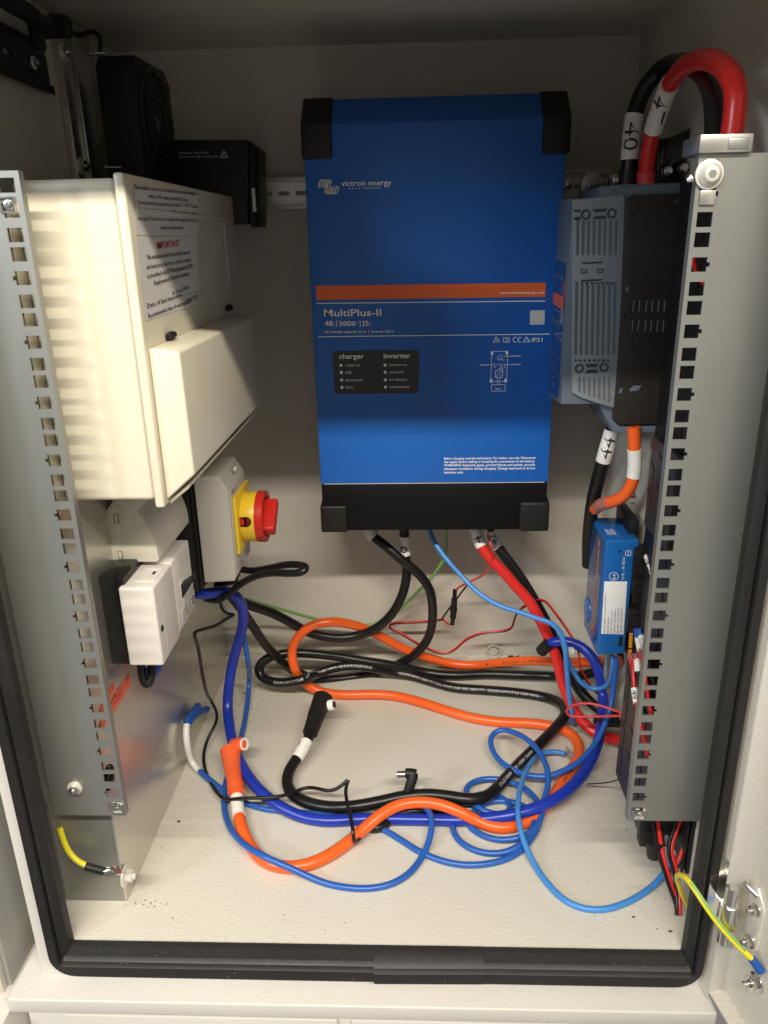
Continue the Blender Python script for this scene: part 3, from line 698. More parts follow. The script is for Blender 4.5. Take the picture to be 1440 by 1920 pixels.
# ================================================================== SMALL CREAM ENCLOSURE
en = thing('small_enclosure', 'small cream enclosure with a curved cover, squeezed under the large cream fuse box', 'enclosure', (-.265, .71, -.285))
ye = .66
def pe(px, py): return at(px, py, 'y', ye)
bm = B(); pts = [pe(200, 955), pe(208, 944), pe(214, 930), (-.268, ye, -.205), (-.232, ye, -.205), pe(255, 958), pe(270, 974), pe(284, 1000), pe(293, 1022), pe(298, 1048), pe(296, 1055), pe(211, 1054), pe(207, 1030)]
pts = [Vector(p) if isinstance(p, tuple) else p for p in pts]
prism(bm, pts, (0, .105, 0), .0018); obj('cover', bm, M['cream_dull'], en)
bm = B(); prism(bm, [pe(217, 950)+Vector((0, -.0006, 0)), pe(220, 950)+Vector((0, -.0006, 0)), pe(230, 1054)+Vector((0, -.0006, 0)), pe(209, 1054)+Vector((0, -.0006, 0)), pe(199, 956)+Vector((0, -.0006, 0))], (0, .0012, 0), .0003); obj('base', bm, M['cream_dull'], en)
for a, b in (((214, 964), (223, 981)), ((222, 1034), (230, 1046))):
    p, q = pe(*a), pe(*b); bm = B(); box(bm, (p.x, ye-.0012, q.z), (q.x, ye-.0004, p.z), .0003); k = obj('clip', bm, M['cream_dull'], en)
    bm = B(); cells(bm, Vector((p.x-.0004, ye-.0011, q.z-.0004)), Vector((1, 0, 0)), Vector((0, 0, 1)), [0, .0005, q.x-p.x+.0003, q.x-p.x+.0008], [0, .0005, p.z-q.z+.0003, p.z-q.z+.0008], lambda u, v, W=q.x-p.x, H=p.z-q.z: .0005 < u < W+.0003 and .0005 < v < H+.0003, Vector((0, .0006, 0))); obj('groove', bm, M['black_plastic'], k)

# ================================================================== BLACK-BACKED WHITE SWITCH
sw = thing('din_switch', 'white moulded switch with small black lever on a black base, below the cream boxes', 'switch', (-.255, .68, -.38))
ym = .615
def pm(px, py, y=ym): return at(px, py, 'y', y)
a, b = pm(168, 1082), pm(238, 1250)
bm = B(); prism(bm, [(XP+.0002, ym+.006, -.376), (XP+.0002, ym+.006, -.284), (-.2655, ym+.006, -.284), (-.2655, ym+.006, -.376)], (0, .130, 0), .0015); obj('base', bm, M['black_gloss'], sw)
bm = B(); z1, z0 = pm(260, 1103).z, pm(260, 1249).z
xw0, xw1 = -.2695, -.2370
prism(bm, [(xw0, ym, z0), (xw0, ym, z1), (xw1, ym, z1), (xw1, ym, z0)], (0, .056, 0), .0024, 4)
obj('front_block', bm, M['white_plastic'], sw)
bm = B(); prism(bm, [(xw0+.002, ym+.0562, z0+.004), (xw0+.002, ym+.0562, z1+.0005), (xw1-.0005, ym+.0562, z1+.0005), (xw1-.0005, ym+.0562, z0+.004)], (0, .060, 0), .0018, 3); mb = obj('module', bm, M['white_plastic'], sw)
# recess and slot on top of the front block
bm = B(); cells(bm, Vector((xw1-.021, ym+.014, z1+.0001)), Vector((1, 0, 0)), Vector((0, 1, 0)), [0, .0025, .0155, .018], [0, .003, .027, .030], lambda u, v: .0025 < u < .0155 and .003 < v < .027, Vector((0, 0, .0008))); obj('top_frame', bm, M['white_plastic'], sw)
bm = B(); box(bm, (xw1-.0110, ym+.030, z1+.0001), (xw1-.0085, ym+.036, z1+.0004)); obj('slot', bm, M['slot_dark'], sw)
# vertical seams and little hole on the front
for y in (ym+.0175,): bm = B(); box(bm, (xw1-.0002, y, z0+.003), (xw1+.0002, y+.0007, z1-.003)); obj('seam', bm, M['grey_print'], sw)
bm = B(); cyl(bm, (xw1-.0002, ym+.009, z0+.035), (xw1+.0005, ym+.009, z0+.035), .0032, 16); obj('screw_hole', bm, M['slot_dark'], sw)
c = at(362, 1075, 'x', xw1+.004)
bm = B(); prism(bm, [(xw1-.001, .686, c.z-.012), (xw1-.001, .686, c.z+.001), (xw1+.011, .690, c.z+.009), (xw1+.012, .690, c.z+.004), (xw1+.001, .686, c.z-.013)], (0, .012, 0), .001); obj('lever', bm, M['black_plastic'], mb)
bm = B(); box(bm, (xw1+.0004, .684, c.z-.034), (xw1+.0010, .700, c.z+.006), .0003); obj('lever_slot', bm, M['white_plastic'], mb)
bm = B(); box(bm, (xw1+.0002, .680, z0+.009), (xw1+.0008, .728, z0+.025), .0002); lb = obj('rating_label', bm, M['grey_print'], mb)
bm = B()
for k, s in enumerate(('63A  2P  230V~', 'IEC 60947-3  50Hz', 'AC-22A')):
    z = z0+.0205-.0045*k; line_text(bm, s, (xw1+.0009, .682, z), (xw1+.0009, .715-.004*k, z), (0, 0, 1), (1, 0, 0), .0026)
ring(bm, (xw1+.0010, .721, z0+.017), (xw1+.0013, .721, z0+.017), .0045, .0036, 18); obj('lettering', bm, M['black_print'], lb)
bm = B(); line_text(bm, '200E  80A', (xw1+.0002, .700, z1-.012), (xw1+.0002, .718, z1-.012), (0, 0, 1), (1, 0, 0), .0022, lift=.0008); obj('lettering', bm, M['grey_print'], mb)

# black upright block filling the space between the switch and the isolator
tk = thing('black_upright', 'narrow black upright block between the white switch and the red-knobbed isolator', 'trunking', (-.275, .83, -.375))
bm = B(); box(bm, (XP+.0002, .775, -.375), (-.2465, .875, -.120), .0015); obj('body', bm, M['black_plastic'], tk)
bm = B(); box(bm, (-.2464, .780, -.374), (-.2425, .870, -.121), .0008); obj('lid', bm, M['black_plastic'], tk)

# ================================================================== ROTARY ISOLATOR
iso = thing('rotary_isolator', 'grey wall box with yellow plate and red rotary knob, right of the white switch', 'isolator', (-.22, .82, -.366))
yi_ = .780
def pi_(px, py): return at(px, py, 'y', yi_)
XI = -.2035
q = [pi_(362, 893), pi_(428, 893), pi_(437, 920), pi_(447, 1080), pi_(443, 1090), pi_(378, 1093)]
q[0].x = -.2405; q[5].x = -.2405; q[3].x = XI; q[4].x = XI-.002; q[2].x = XI; q[1].x = XI-.0095
bm = B(); prism(bm, q, (0, .080, 0), .0016, 3); obj('box_body', bm, M['grey_box'], iso)
bm = B(); box(bm, (XI+.0001, yi_+.004, q[4].z+.006), (XI+.0012, yi_+.076, q[2].z-.001), .0004); obj('front_plate', bm, M['grey_box'], iso)
cy = yi_+.042; cz = at(478, 968, 'y', cy).z
bm = B(); box(bm, (XI+.0013, cy-.034, cz-.034), (XI+.0055, cy+.034, cz+.034), .0014, 3); yp = obj('yellow_plate', bm, M['yellow'], iso)
bm = B(); cyl(bm, (XI+.0056, cy, cz), (XI+.0225, cy, cz), .0290, 48, bev=.0012); obj('yellow_collar', bm, M['yellow'], yp)
bm = B(); ring(bm, (XI+.0226, cy, cz), (XI+.0315, cy, cz), .0298, .0235, 48); cyl(bm, (XI+.0226, cy, cz), (XI+.0245, cy, cz), .0236, 40); kn = obj('rotary_knob', bm, M['red_plastic'], iso)
bm = B(); a = Vector((XI+.0246, cy, cz)); d = Vector((0, .80, .60)); e = Vector((0, -.60, .80))
prism(bm, [a-d*.022-e*.0075, a+d*.022-e*.0055, a+d*.022+e*.0055, a-d*.022+e*.0075], (.0185, 0, 0), .0025, 3); obj('grip', bm, M['red_plastic'], kn)
bm = B(); cyl(bm, (XI+.0138, cy-.0300, cz+.004), (XI+.0138, cy-.0284, cz+.004), .0058, 20); box(bm, (XI+.0070, cy-.0300, cz-.0015), (XI+.0138, cy-.0286, cz+.0095)); obj('padlock_hole', bm, M['dark_red'], yp)
bm = B(); box(bm, (XI+.0075, cy-.0306, cz+.0005), (XI+.0120, cy-.0300, cz+.0075), .0003); obj('padlock_slide', bm, M['red_plastic'], yp)
bm = B(); cyl(bm, (XI+.0010, yi_+.04, q[2].z+.012), (XI-.001, yi_+.04, q[2].z+.013), .003, 12); obj('vent_mark', bm, M['white_plastic'], iso)
bm = B(); line_text(bm, 'IP65', (XI+.0014, yi_+.010, q[2].z-.008), (XI+.0014, yi_+.030, q[2].z-.008), (0, 0, 1), (1, 0, 0), .005)
for k, s in enumerate(('25A', 'IP66')): line_text(bm, s, (XI+.0014, yi_+.020+.03*k, q[4].z+.011), (XI+.0014, yi_+.034+.03*k, q[4].z+.011), (0, 0, 1), (1, 0, 0), .004)
obj('lettering', bm, M['black_print'], iso)
bm = B(); cyl(bm, (-.222, .825, q[4].z-.014), (-.222, .825, q[4].z+.001), .012, 10, bev=.001); cyl(bm, (-.222, .825, q[4].z-.022), (-.222, .825, q[4].z-.014), .009, 20); obj('cable_gland', bm, M['black_plastic'], iso)

# ================================================================== RIGHT SIDE: backing panel, trunking, charger, control box
bp = thing('backing_panel', 'black panel with upright slots on the right wall, behind charger and control box', 'panel', (.258, .75, -.60))
XBK = .2545
us = [.585, .800]; vs = [-.585, .045]; sl = []
zz = -.56
k = 0
while zz < .0:
    for j in range(5):
        y = .605+.038*j; sl.append((y, y+.0045, zz+(.0 if j % 2 else .016), zz+.030+(.0 if j % 2 else .016)))
    zz += .046
for a, b, c, d in sl: us += [a, b]; vs += [c, d]
us = sorted(set(round(u, 5) for u in us)); vs = sorted(set(round(v, 5) for v in vs))
bm = B(); cells(bm, Vector((XBK, 0, 0)), Vector((0, 1, 0)), Vector((0, 0, 1)), us, vs, lambda u, v: any(a < u < b and c < v < d for a, b, c, d in sl), Vector((.0015, 0, 0))); obj('panel_sheet', bm, M['black_plastic'], bp)
bm = B(); box(bm, (XBK+.004, .585, -.585), (XR-.0003, .800, .045)); obj('panel_core', bm, M['slot_dark'], bp)

def duct(name, label, x0, y0, y1, z0, z1, slots=True):
    t = thing(name, label, 'cable trunking', ((x0+XBK)/2, (y0+y1)/2, z0))
    us = [y0, y1]; vs = [z0, z1]; sl = []
    n = int((z1-z0)/.0125)
    for k in range(n):
        zc = z0+.006+.0125*k
    W = y1-y0; cols = 3
    for j in range(cols):
        ya = y0+W*(j+.5)/cols; z = z0+.010+(.013 if j % 2 else 0)
        while z+.030 < z1:
            sl.append((ya-.0022, ya+.0022, z, z+.024)); z += .031
    for a, b, c, d in sl: us += [a, b]; vs += [c, d]
    us = sorted(set(round(u, 5) for u in us)); vs = sorted(set(round(v, 5) for v in vs))
    bm = B(); cells(bm, Vector((x0, 0, 0)), Vector((0, 1, 0)), Vector((0, 0, 1)), us, vs, lambda u, v: any(a < u < b and c < v < d for a, b, c, d in sl), Vector((.0016, 0, 0))); obj('slotted_side', bm, M['duct_plastic'], t)
    # slanted break-off ribs joining the slots
    bm = B()
    for (a, b, c, d) in sl:
        if d+.01 < z1: prism(bm, [(x0-.0006, a-.001, d+.0005), (x0-.0006, a+.0008, d+.0005), (x0-.0006, b+.011, d+.0065), (x0-.0006, b+.0095, d+.0065)], (.0007, 0, 0))
    obj('slant_groove', bm, M['slot_dark'], t)['kind'] = 'stuff'
    for ya, yb2 in ((y0-.0015, y0), (y1, y1+.0015)):
        bm = B(); box(bm, (x0+.0002, ya, z0), (XBK-.0002, yb2, z1), .0004); obj('end_wall', bm, M['black_plastic'], t)
    bm = B(); box(bm, (x0+.0046, y0+.001, z0+.001), (x0+.006, y1-.001, z1-.001)); obj('inner_side', bm, M['slot_dark'], t)
    return t
zd = at(1180, 1238, 'x', .215)
dl = duct('slotted_duct', 'black slotted cable duct standing at the lower right, beside the perforated strip', .2150, .6000, .690, -.5520, -.4120)
bm = B(); prism(bm, [(.216, .5985, -.552), (.250, .5985, -.552), (.248, .5985, -.566), (.2165, .5985, -.566)], (0, .012, 0), .001)
cyl(bm, (.228, .592, -.553), (.228, .592, -.572), .008, 18, r2=.006, bev=.001); obj('foot', bm, M['black_plastic'], dl)
du = duct('slotted_duct', 'black slotted duct in shadow under the grey charger, behind the orange cable', .2420, .690, .765, -.292, -.196)

# grey and black charger
sc = thing('charge_controller', 'grey ribbed charger with a black side plate, mounted sideways at the upper right', 'charger', (.21, .85, -.205))
ys = .80
def ps(px, py, y=ys): return at(px, py, 'y', y)
bm = B(); prism(bm, [ps(1124, 350, .806), ps(1172, 345, .806), ps(1292, 342, .806), ps(1292, 362, .806), ps(1254, 812, .806), ps(1150, 812, .806), ps(1141, 797, .806), ps(1127, 765, .806), ps(1120, 740, .806)], (0, .10, 0), .0012); obj('frame', bm, M['bluegrey'], sc)
# blue front, turned to the left wall
xf = ps(1074, 375).x
bm = B(); prism(bm, [(xf+.0004, ys+.002, ps(1075, 372).z), (xf+.0004, ys+.10, ps(1075, 372).z+.004), (xf+.0004, ys+.10, -.178), (xf+.0004, ys+.002, -.170), (xf+.0004, ys+.002, -.165)][:4], (.0485, 0, 0), .0015); bd = obj('blue_front', bm, M['bluegrey'], sc)
zc_ = ps(1075, 372).z
bm = B(); quad(bm, [(xf, ys+.018, -.028), (xf, ys+.097, -.028), (xf, ys+.097, -.172), (xf, ys+.018, -.166)]); sp = obj('reflection_label', bm, M['screen_blue'], bd)  # label whose blue and stripe paint in the inverter's reflection
bm = B(); quad(bm, [(xf-.0003, ys+.016, -.0615), (xf-.0003, ys+.090, -.0600), (xf-.0003, ys+.090, -.0725), (xf-.0003, ys+.016, -.0745)]); obj('stripe', bm, M['orange_print'], sp)
bm = B()
for z in (-.078, -.104): stroke(bm, [(xf, ys+.016, z), (xf, ys+.090, z+.001)], .0008, (-1, 0, 0), .0005)
line_text(bm, 'victron energy', (xf, ys+.090, -.045), (xf, ys+.022, -.046), (0, 0, 1), (-1, 0, 0), .008, lift=.0005)
line_text(bm, 'solar charge controller', (xf, ys+.088, -.071), (xf, ys+.026, -.071), (0, 0, 1), (-1, 0, 0), .004, lift=.0008)
line_text(bm, 'MPPT 150 | 85', (xf, ys+.088, -.095), (xf, ys+.030, -.095), (0, 0, 1), (-1, 0, 0), .009, lift=.0005)
for k in range(6): line_text(bm, ('48V', 'PV max', 'Load', 'BAT', 'Rating', 'IP43')[k], (xf, ys+.085-.006*k, -.118-.008*k), (xf, ys+.055-.004*k, -.118-.008*k), (0, 0, 1), (-1, 0, 0), .004, lift=.0005)
obj('lettering', bm, M['ribgrey'], sp)
bm = B(); prism(bm, [(ps(1127, 765).x, .812, ps(1127, 765).z+.004), (ps(1141, 800).x+.006, .812, ps(1141, 800).z), (ps(1150, 760).x, .812, -.165)], (0, .06, 0)); obj('bottom_window', bm, M['screen_blue'], sc)
# ribbed end panel facing out
RP = [(1074, 375), (1168, 365), (1172, 372), (1165, 560), (1158, 680), (1151, 765), (1120, 756), (1090, 746), (1073, 736)]
bm = B(); prism(bm, [ps(x, y, ys-.002) for x, y in RP], (0, .006, 0), .0007); rp = obj('ribbed_panel', bm, M['ribgrey'], sc)
def strip(bm, x0, x1, y0, y1, y, n=10):
    """straight upright strip between two picture points on the panel"""
    a, b = ps(x0, y0, y), ps(x1, y1, y); wd = .0022
    prism(bm, [(a.x-wd/2, y, a.z), (a.x+wd/2, y, a.z), (b.x+wd/2, y, b.z), (b.x-wd/2, y, b.z)], (0, .0007, 0))
for grp, (t0, t1, c0, c1) in enumerate(((413, 478, 0, 8), (530, 665, 0, 8), (708, 748, 0, 7))):
    for k in range(c1):
        x = 1083+10.2*k
        sh = -(t0-413)*.018; sh2 = -(t1-413)*.018
        bm = B(); yy1 = t1+(k*2.2 if grp == 2 else 0); yy0 = t0
        if grp == 2: x = 1086+9.3*k; sh = sh2 = 0; yy1 = 735+k*3.0
        strip(bm, x+sh, x+sh2, yy0, yy1, ys-.0027)
        obj('vent_rib', bm, M['ribdark'], rp)
def dark(bm, pts, y=ys-.0027): prism(bm, [ps(a, b, y) for a, b in pts], (0, .0007, 0))
bm = B()
for x, y in ((1098, 402), (1147, 400), (1086, 691), (1132, 689)):
    ring_pts = circ(x, y, 7.5, 8, 14)[:-1]
    c = ps(x, y, ys-.0028); ring(bm, c, c+Vector((0, .0007, 0)), .0046, .0030, 20)
dark(bm, [(1110, 392), (1138, 391), (1134, 397), (1116, 398)]); dark(bm, [(1116, 405), (1134, 404), (1138, 410), (1110, 411)])
dark(bm, [(1077, 393), (1088, 393), (1088, 397), (1077, 398)]); dark(bm, [(1077, 407), (1088, 406), (1088, 412), (1077, 413)])
dark(bm, [(1097, 683), (1122, 682), (1118, 688), (1101, 689)]); dark(bm, [(1101, 694), (1118, 693), (1122, 699), (1096, 700)])
dark(bm, [(1092, 492), (1130, 490), (1130, 493), (1092, 495)]); dark(bm, [(1090, 525), (1128, 523), (1128, 526), (1090, 528)])
for k in range(8): x = 1077+8.7*k; dark(bm, [(x, 674), (x+4, 674), (x+4, 678), (x, 678)])
for k in range(8): x = 1079+9.6*k; dark(bm, [(x, 529), (x+4, 529), (x+4, 533), (x, 533)])
for x, y in ((1089, 505), (1120, 504)):
    for o, w_, h_ in ((0, 11, 1.6), (6, 11, 1.6)): dark(bm, [(x, y+o), (x+w_, y+o), (x+w_, y+o+h_), (x, y+o+h_)])
    dark(bm, [(x, y), (x+1.6, y), (x+1.6, y+7), (x, y+7)]); dark(bm, [(x+9.5, y), (x+11, y), (x+11, y+7), (x+9.5, y+7)])
obj('vent_opening', bm, M['vent_dark'], rp)['kind'] = 'stuff'
# black-brown side plate
SP = [(1172, 380), (1183, 366), (1290, 361), (1282, 480), (1267, 640), (1255, 795), (1162, 797), (1149, 785), (1152, 700), (1166, 520)]
bm = B(); prism(bm, [ps(x, y, ys-.0015) for x, y in SP], (0, .004, 0), .0005); sd = obj('side_plate', bm, M['brown_plate'], sc)
bm = B(); prism(bm, [ps(x, y, ys+.0015) for x, y in [(1160, 352), (1292, 343), (1291, 363), (1180, 368), (1171, 382), (1163, 382)]], (0, .004, 0), .0004); prism(bm, [ps(x, y, ys+.0012) for x, y in [(1140, 788), (1150, 788), (1162, 800), (1255, 798), (1254, 811), (1150, 811)]], (0, .004, 0), .0004); obj('edge_band', bm, M['bluegrey'], sc)
bm = B(); L_ = []
for row, (ya, yb2) in enumerate(((560, 589), (597, 625))):
    for k, x in enumerate((1187, 1198, 1211, 1222, 1234, 1245)):
        x -= row*2; a, b = ps(x, ya, ys-.0019), ps(x-.8, yb2, ys-.0019); box(bm, (a.x-.0014, ys-.0019, b.z), (a.x+.0014, ys-.0014, a.z))
for x, y in ((1187, 402), (1252, 456), (1172, 592), (1183, 782)): c = ps(x, y, ys-.0016); cyl(bm, c+Vector((0, .0004, 0)), c-Vector((0, .0003, 0)), .0026, 14)
for row, (ya, yb2) in enumerate(((520, 552), (632, 658))):
    for k, x in enumerate((1195, 1208, 1220, 1232, 1244)):
        x -= row*8; a, b = ps(x, ya, ys-.0018), ps(x-.8, yb2, ys-.0018); box(bm, (a.x-.0003, ys-.0017, b.z), (a.x+.0003, ys-.0013, a.z))
obj('vent_slot', bm, M['slot_dark'], sd)['kind'] = 'stuff'
for k, (x, ya, yb2) in enumerate([(x-r*2, a_, b_) for r, (a_, b_) in enumerate(((561, 588), (598, 624))) for x in (1189, 1200, 1213, 1224, 1236, 1247)]):
    a, b = ps(x, ya, ys-.0023), ps(x-.8, yb2, ys-.0023); bm = B(); box(bm, (a.x-.0006, ys-.0023, b.z+.001), (a.x+.0007, ys-.0019, a.z-.001)); obj('fin', bm, M['ribdark'], sd)
bm = B(); prism(bm, [ps(x, y, ys-.0018) for x, y in [(1180, 730), (1188, 723), (1203, 723), (1196, 732), (1182, 734)]], (0, .0005, 0)); prism(bm, [ps(x, y, ys-.0018) for x, y in [(1160, 736), (1163, 728), (1168, 728), (1165, 738)]], (0, .0005, 0)); prism(bm, [ps(x, y, ys-.0018) for x, y in [(1173, 540), (1176, 537), (1179, 540), (1178, 548), (1174, 548)]], (0, .0005, 0)); obj('cut_out', bm, M['bluegrey'], sd)
bm = B(); c = ps(1272, 378, ys-.0016); cyl(bm, c, c-Vector((0, .0012, 0)), .0036, 14, bev=.0004); obj('screw', bm, M['blackmetal'], sd)

# fuse holder block above the charger
bb = thing('busbar_cover', 'glossy black terminal cover with two domed nuts, above the charger under the cable arch', 'terminal cover', (.245, .80, .035))
bm = B(); prism(bm, [ps(1232, 262, .81), ps(1262, 256, .81), (ps(1285, 246, .81)), ps(1302, 236, .81), ps(1302, 342, .81), ps(1232, 345, .81)], (0, .03, 0), .001); obj('cover', bm, M['black_gloss'], bb)
bm = B(); prism(bm, [ps(1302, 235, .80), ps(1325, 240, .80), ps(1320, 345, .80), ps(1299, 345, .80)], (0, .04, 0), .001); obj('side_wall', bm, M['black_plastic'], bb)
for x, y in ((1247, 322), (1277, 316)):
    c = ps(x, y, .807); bm = B(); cyl(bm, c, c-Vector((0, .006, 0)), .0072, 24, r2=.0060, bev=.0015); obj('dome', bm, M['black_gloss'], bb)
    bm = B(); cyl(bm, c-Vector((0, .0061, 0)), c-Vector((0, .0105, 0)), .0044, 6, bev=.0006); obj('nut', bm, M['steel'], bb)
bm = B(); a = ps(1105, 352, .83); box(bm, (ps(1125, 350, .83).x, .83, .030), (ps(1175, 350, .83).x, .86, .046), .001); cyl(bm, ps(1152, 335, .83), ps(1152, 352, .83), .006, 14); obj('terminal_block', bm, M['blackmetal'], bb)
bm = B(); c = ps(1153, 338, .828); cyl(bm, c, c-Vector((0, .004, 0)), .003, 12, bev=.0005); obj('screw', bm, M['steel'], bb)

# blue control box
gx = thing('control_box', 'small bright blue control box with a white label, on the right below the charger', 'control box', (.235, .84, -.472))
yc = .80
x0, x1 = .2132, .2520
def pc(px, py, y=yc): return at(px, py, 'y', y)
zt_, zb_ = pc(1140, 1012).z, pc(1140, 1229).z
bm = B(); prism(bm, [(x0, yc, zb_), (x0, yc, zt_-.001), (x1-.002, yc, zt_-.001), (x1-.002, yc, zt_-.018), (x1-.006, yc, zt_-.020), (x1-.0065, yc, zb_+.002)], (0, .075, 0), .0022, 3); obj('blue_case', bm, M['cerbo_blue'], gx)
bm = B(); quad(bm, [(x0-.0002, yc+.012, zt_-.006), (x0-.0002, yc+.068, zt_-.006), (x0-.0002, yc+.068, zb_+.010), (x0-.0002, yc+.012, zb_+.010)]); sg = obj('front_print', bm, M['screen_blue'], gx)
bm = B(); quad(bm, [(x0-.0004, yc+.0280, zt_-.012), (x0-.0004, yc+.0310, zt_-.012), (x0-.0004, yc+.0310, zb_+.020), (x0-.0004, yc+.0280, zb_+.020)]); obj('stripe', bm, M['orange_print'], sg)
bm = B(); line_text(bm, 'GX  victron energy', (x0, yc+.0245, zt_-.010), (x0, yc+.0245, zt_-.060), (0, 1, 0), (-1, 0, 0), .0055, lift=.0006)
line_text(bm, 'communication centre', (x0, yc+.0245, zt_-.085), (x0, yc+.0245, zb_+.018), (0, 1, 0), (-1, 0, 0), .0035, lift=.0006)
obj('lettering', bm, M['white_print'], sg)
bm = B(); cyl(bm, (x0-.0015, yc+.060, zb_+.030), (x0+.002, yc+.060, zb_+.030), .016, 30, bev=.001); obj('round_boss', bm, M['cerbo_blue'], gx)
bm = B(); prism(bm, [(x1-.004, yc+.004, zb_), (x1-.004, yc+.004, zt_-.004), (XBK-.0004, yc+.02, zt_-.004), (XBK-.0004, yc+.02, zb_)], (0, .055, 0), .001); obj('black_base', bm, M['black_plastic'], gx)
for k, (pa, pb) in enumerate((((1189, 1026), (1206, 1079)), ((1185, 1081), (1202, 1110)), ((1176, 1139), (1200, 1182)))):
    a, b = pc(*pa), pc(*pb); bm = B(); box(bm, (a.x, yc-.006, b.z), (b.x, yc+.012, a.z), .0008); tbk = obj('terminal_plug', bm, M['black_plastic'], gx)
    n = 2 if k < 2 else 4
    for j in range(n):
        z = b.z+(a.z-b.z)*(j+.5)/n; bm = B(); box(bm, (a.x+.003, yc-.0066, z-.0022), (b.x-.003, yc-.0060, z+.0022)); obj('socket', bm, M['slot_dark'], tbk)
for pts in (((1208, 1041), (1212, 1046)), ((1207, 1049), (1212, 1054))):
    a, b = pc(*pts[0], yc-.004), pc(*pts[1], yc-.004); bm = B(); box(bm, (a.x, yc-.006, b.z), (b.x, yc-.003, a.z), .0005); obj('terminal_lever', bm, M['terminal'], gx)
for k in range(9):
    y0_ = 1186+k*5.8+(3 if k > 4 else 0); x0_ = 1180-k*.35
    a, b = pc(x0_, y0_, yc-.004), pc(x0_+6, y0_+4.6, yc-.004); bm = B(); box(bm, (a.x, yc-.006, b.z), (b.x, yc-.003, a.z), .0005); obj('terminal_lever', bm, M['terminal'], gx)
bm = B(); a, b = pc(1186, 1185), pc(1205, 1236); box(bm, (a.x, yc-.004, b.z), (b.x, yc+.02, a.z), .001); obj('terminal_row', bm, M['black_plastic'], gx)
bm = B(); c = pc(1161, 1034); cyl(bm, c+Vector((0, .0004, 0)), c-Vector((0, .0003, 0)), .0015, 12); a, b = pc(1161, 1193), pc(1166, 1212); box(bm, (a.x, yc-.0004, b.z), (b.x, yc+.001, a.z)); obj('small_hole', bm, M['slot_dark'], gx)
# label and print, reading upwards
a, b, c, d = pc(1133, 1090), pc(1176, 1090), pc(1169, 1189), pc(1127, 1188)
bm = B(); prism(bm, [p-Vector((0, .0006, 0)) for p in (a, b, c, d)], (0, .0005, 0), .0001); wl = obj('paper_label', bm, M['white_print'], gx)
bm = B()
def CT(body, pa, pb, h, lift=.0010): line_text(bm, body, pc(*pa), pc(*pb), (-1, 0, 0), (0, -1, 0), h*.8/FPX, lift=lift)
for k, (s, top) in enumerate((('WI-FI SSID: venus-HQ2212', 1112), ('WI-FI KEY: jf4wr45u', 1156), ('BLUETOOTH PIN: 000000', 1144), ('WIFI MAC: D8F1FC8E8C2F', 1141), ('ETH MAC: C04719432F2C', 1139), ('VRM ID: C04719432F2C', 1140))):
    x = 1134.5+6.2*k; CT(s, (x, 1187), (x+1.6, top), 3.2)
obj('lettering', bm, M['black_print'], wl)
bm = B(); CT('10 R - 05 4536', (1170, 1086), (1172, 1044), 6)
ypoly(bm, circ(1150.5, 1080.5, 8.5, 7.5, 22), 1.0, yc); CT('E4', (1153.5, 1085), (1154, 1076), 6)
ypoly(bm, [(1172.5, 1041), (1173, 1033), (1178, 1032), (1183, 1033), (1182.5, 1041), (1178, 1042)], 1, yc, close=True); ypoly(bm, [(1178, 1033), (1177.5, 1041)], 1, yc)
obj('lettering', bm, M['white_print'], gx)
bm = B(); z = zt_-.0004
quad(bm, [pc(1126, 976, .845)*1.0, pc(1150, 974, .845), pc(1156, 990, .825), pc(1133, 992, .825)]); bm.free()
bm = B(); box(bm, (.2170, .814, zt_-.0009), (.2300, .838, zt_-.0006)); tl = obj('top_sticker', bm, M['blue_paint'], gx)
bm = B()
for k in range(5): box(bm, (.2190+.0022*k, .817, zt_-.0006), (.2198+.0022*k, .835-.002*(k % 3), zt_-.0004))
obj('lettering', bm, M['white_print'], tl)
# black bolt stud block above the control box
sb = thing('stud_terminal', 'black stud terminal with chrome nuts, behind the top of the blue control box', 'terminal', (.25, .85, -.32))
bm = B(); box(bm, (.2430, .818, zt_-.004), (XBK-.0005, .880, zt_+.016), .002); obj('body', bm, M['black_plastic'], sb)
for px, py, y in ((1187, 935, .82), (1222, 985, .79)):
    c = at(px, py, 'y', y); bm = B(); cyl(bm, c+Vector((0, 0, -.006)), c+Vector((0, 0, .007)), .0028, 14); cyl(bm, c+Vector((0, 0, -.002)), c+Vector((0, 0, .003)), .0055, 6, bev=.0005); obj('nut', bm, M['steel'], sb)

# ================================================================== CABLES
GC = 'cables hanging from the blue inverter'
H = .0075
# 1 black cable from the inverter's left gland
p, t = cable('black_cable', 'thick black cable leaving the inverter at its left gland, arching right then back left', 'cable',
  [(690, 985, .945), (697, 1003, .94), (720, 1021, .935), (752, 1049, .93), (784, 1075, .93), (805, 1104, .93), (811, 1139, .935), (809, 1177, .945), (797, 1206, .96), (771, 1231, .975), (731, 1252, .985), (690, 1264, .985), (632, 1273, .975), (588, 1272, .965), (562, 1262, .955), (544, 1254, .945), (520, 1232, .93), (497, 1208, .91), (478, 1180, .89), (465, 1161, .88), (448, 1136, .86), (428, 1112, .845), (410, 1096, .835)], .0063, 'cab_black', GC, kids=True)
bm = B(); tube(bm, p, .0085, 0, .018, n=16); obj('cable_gland', bm, M['sleeve'], t)
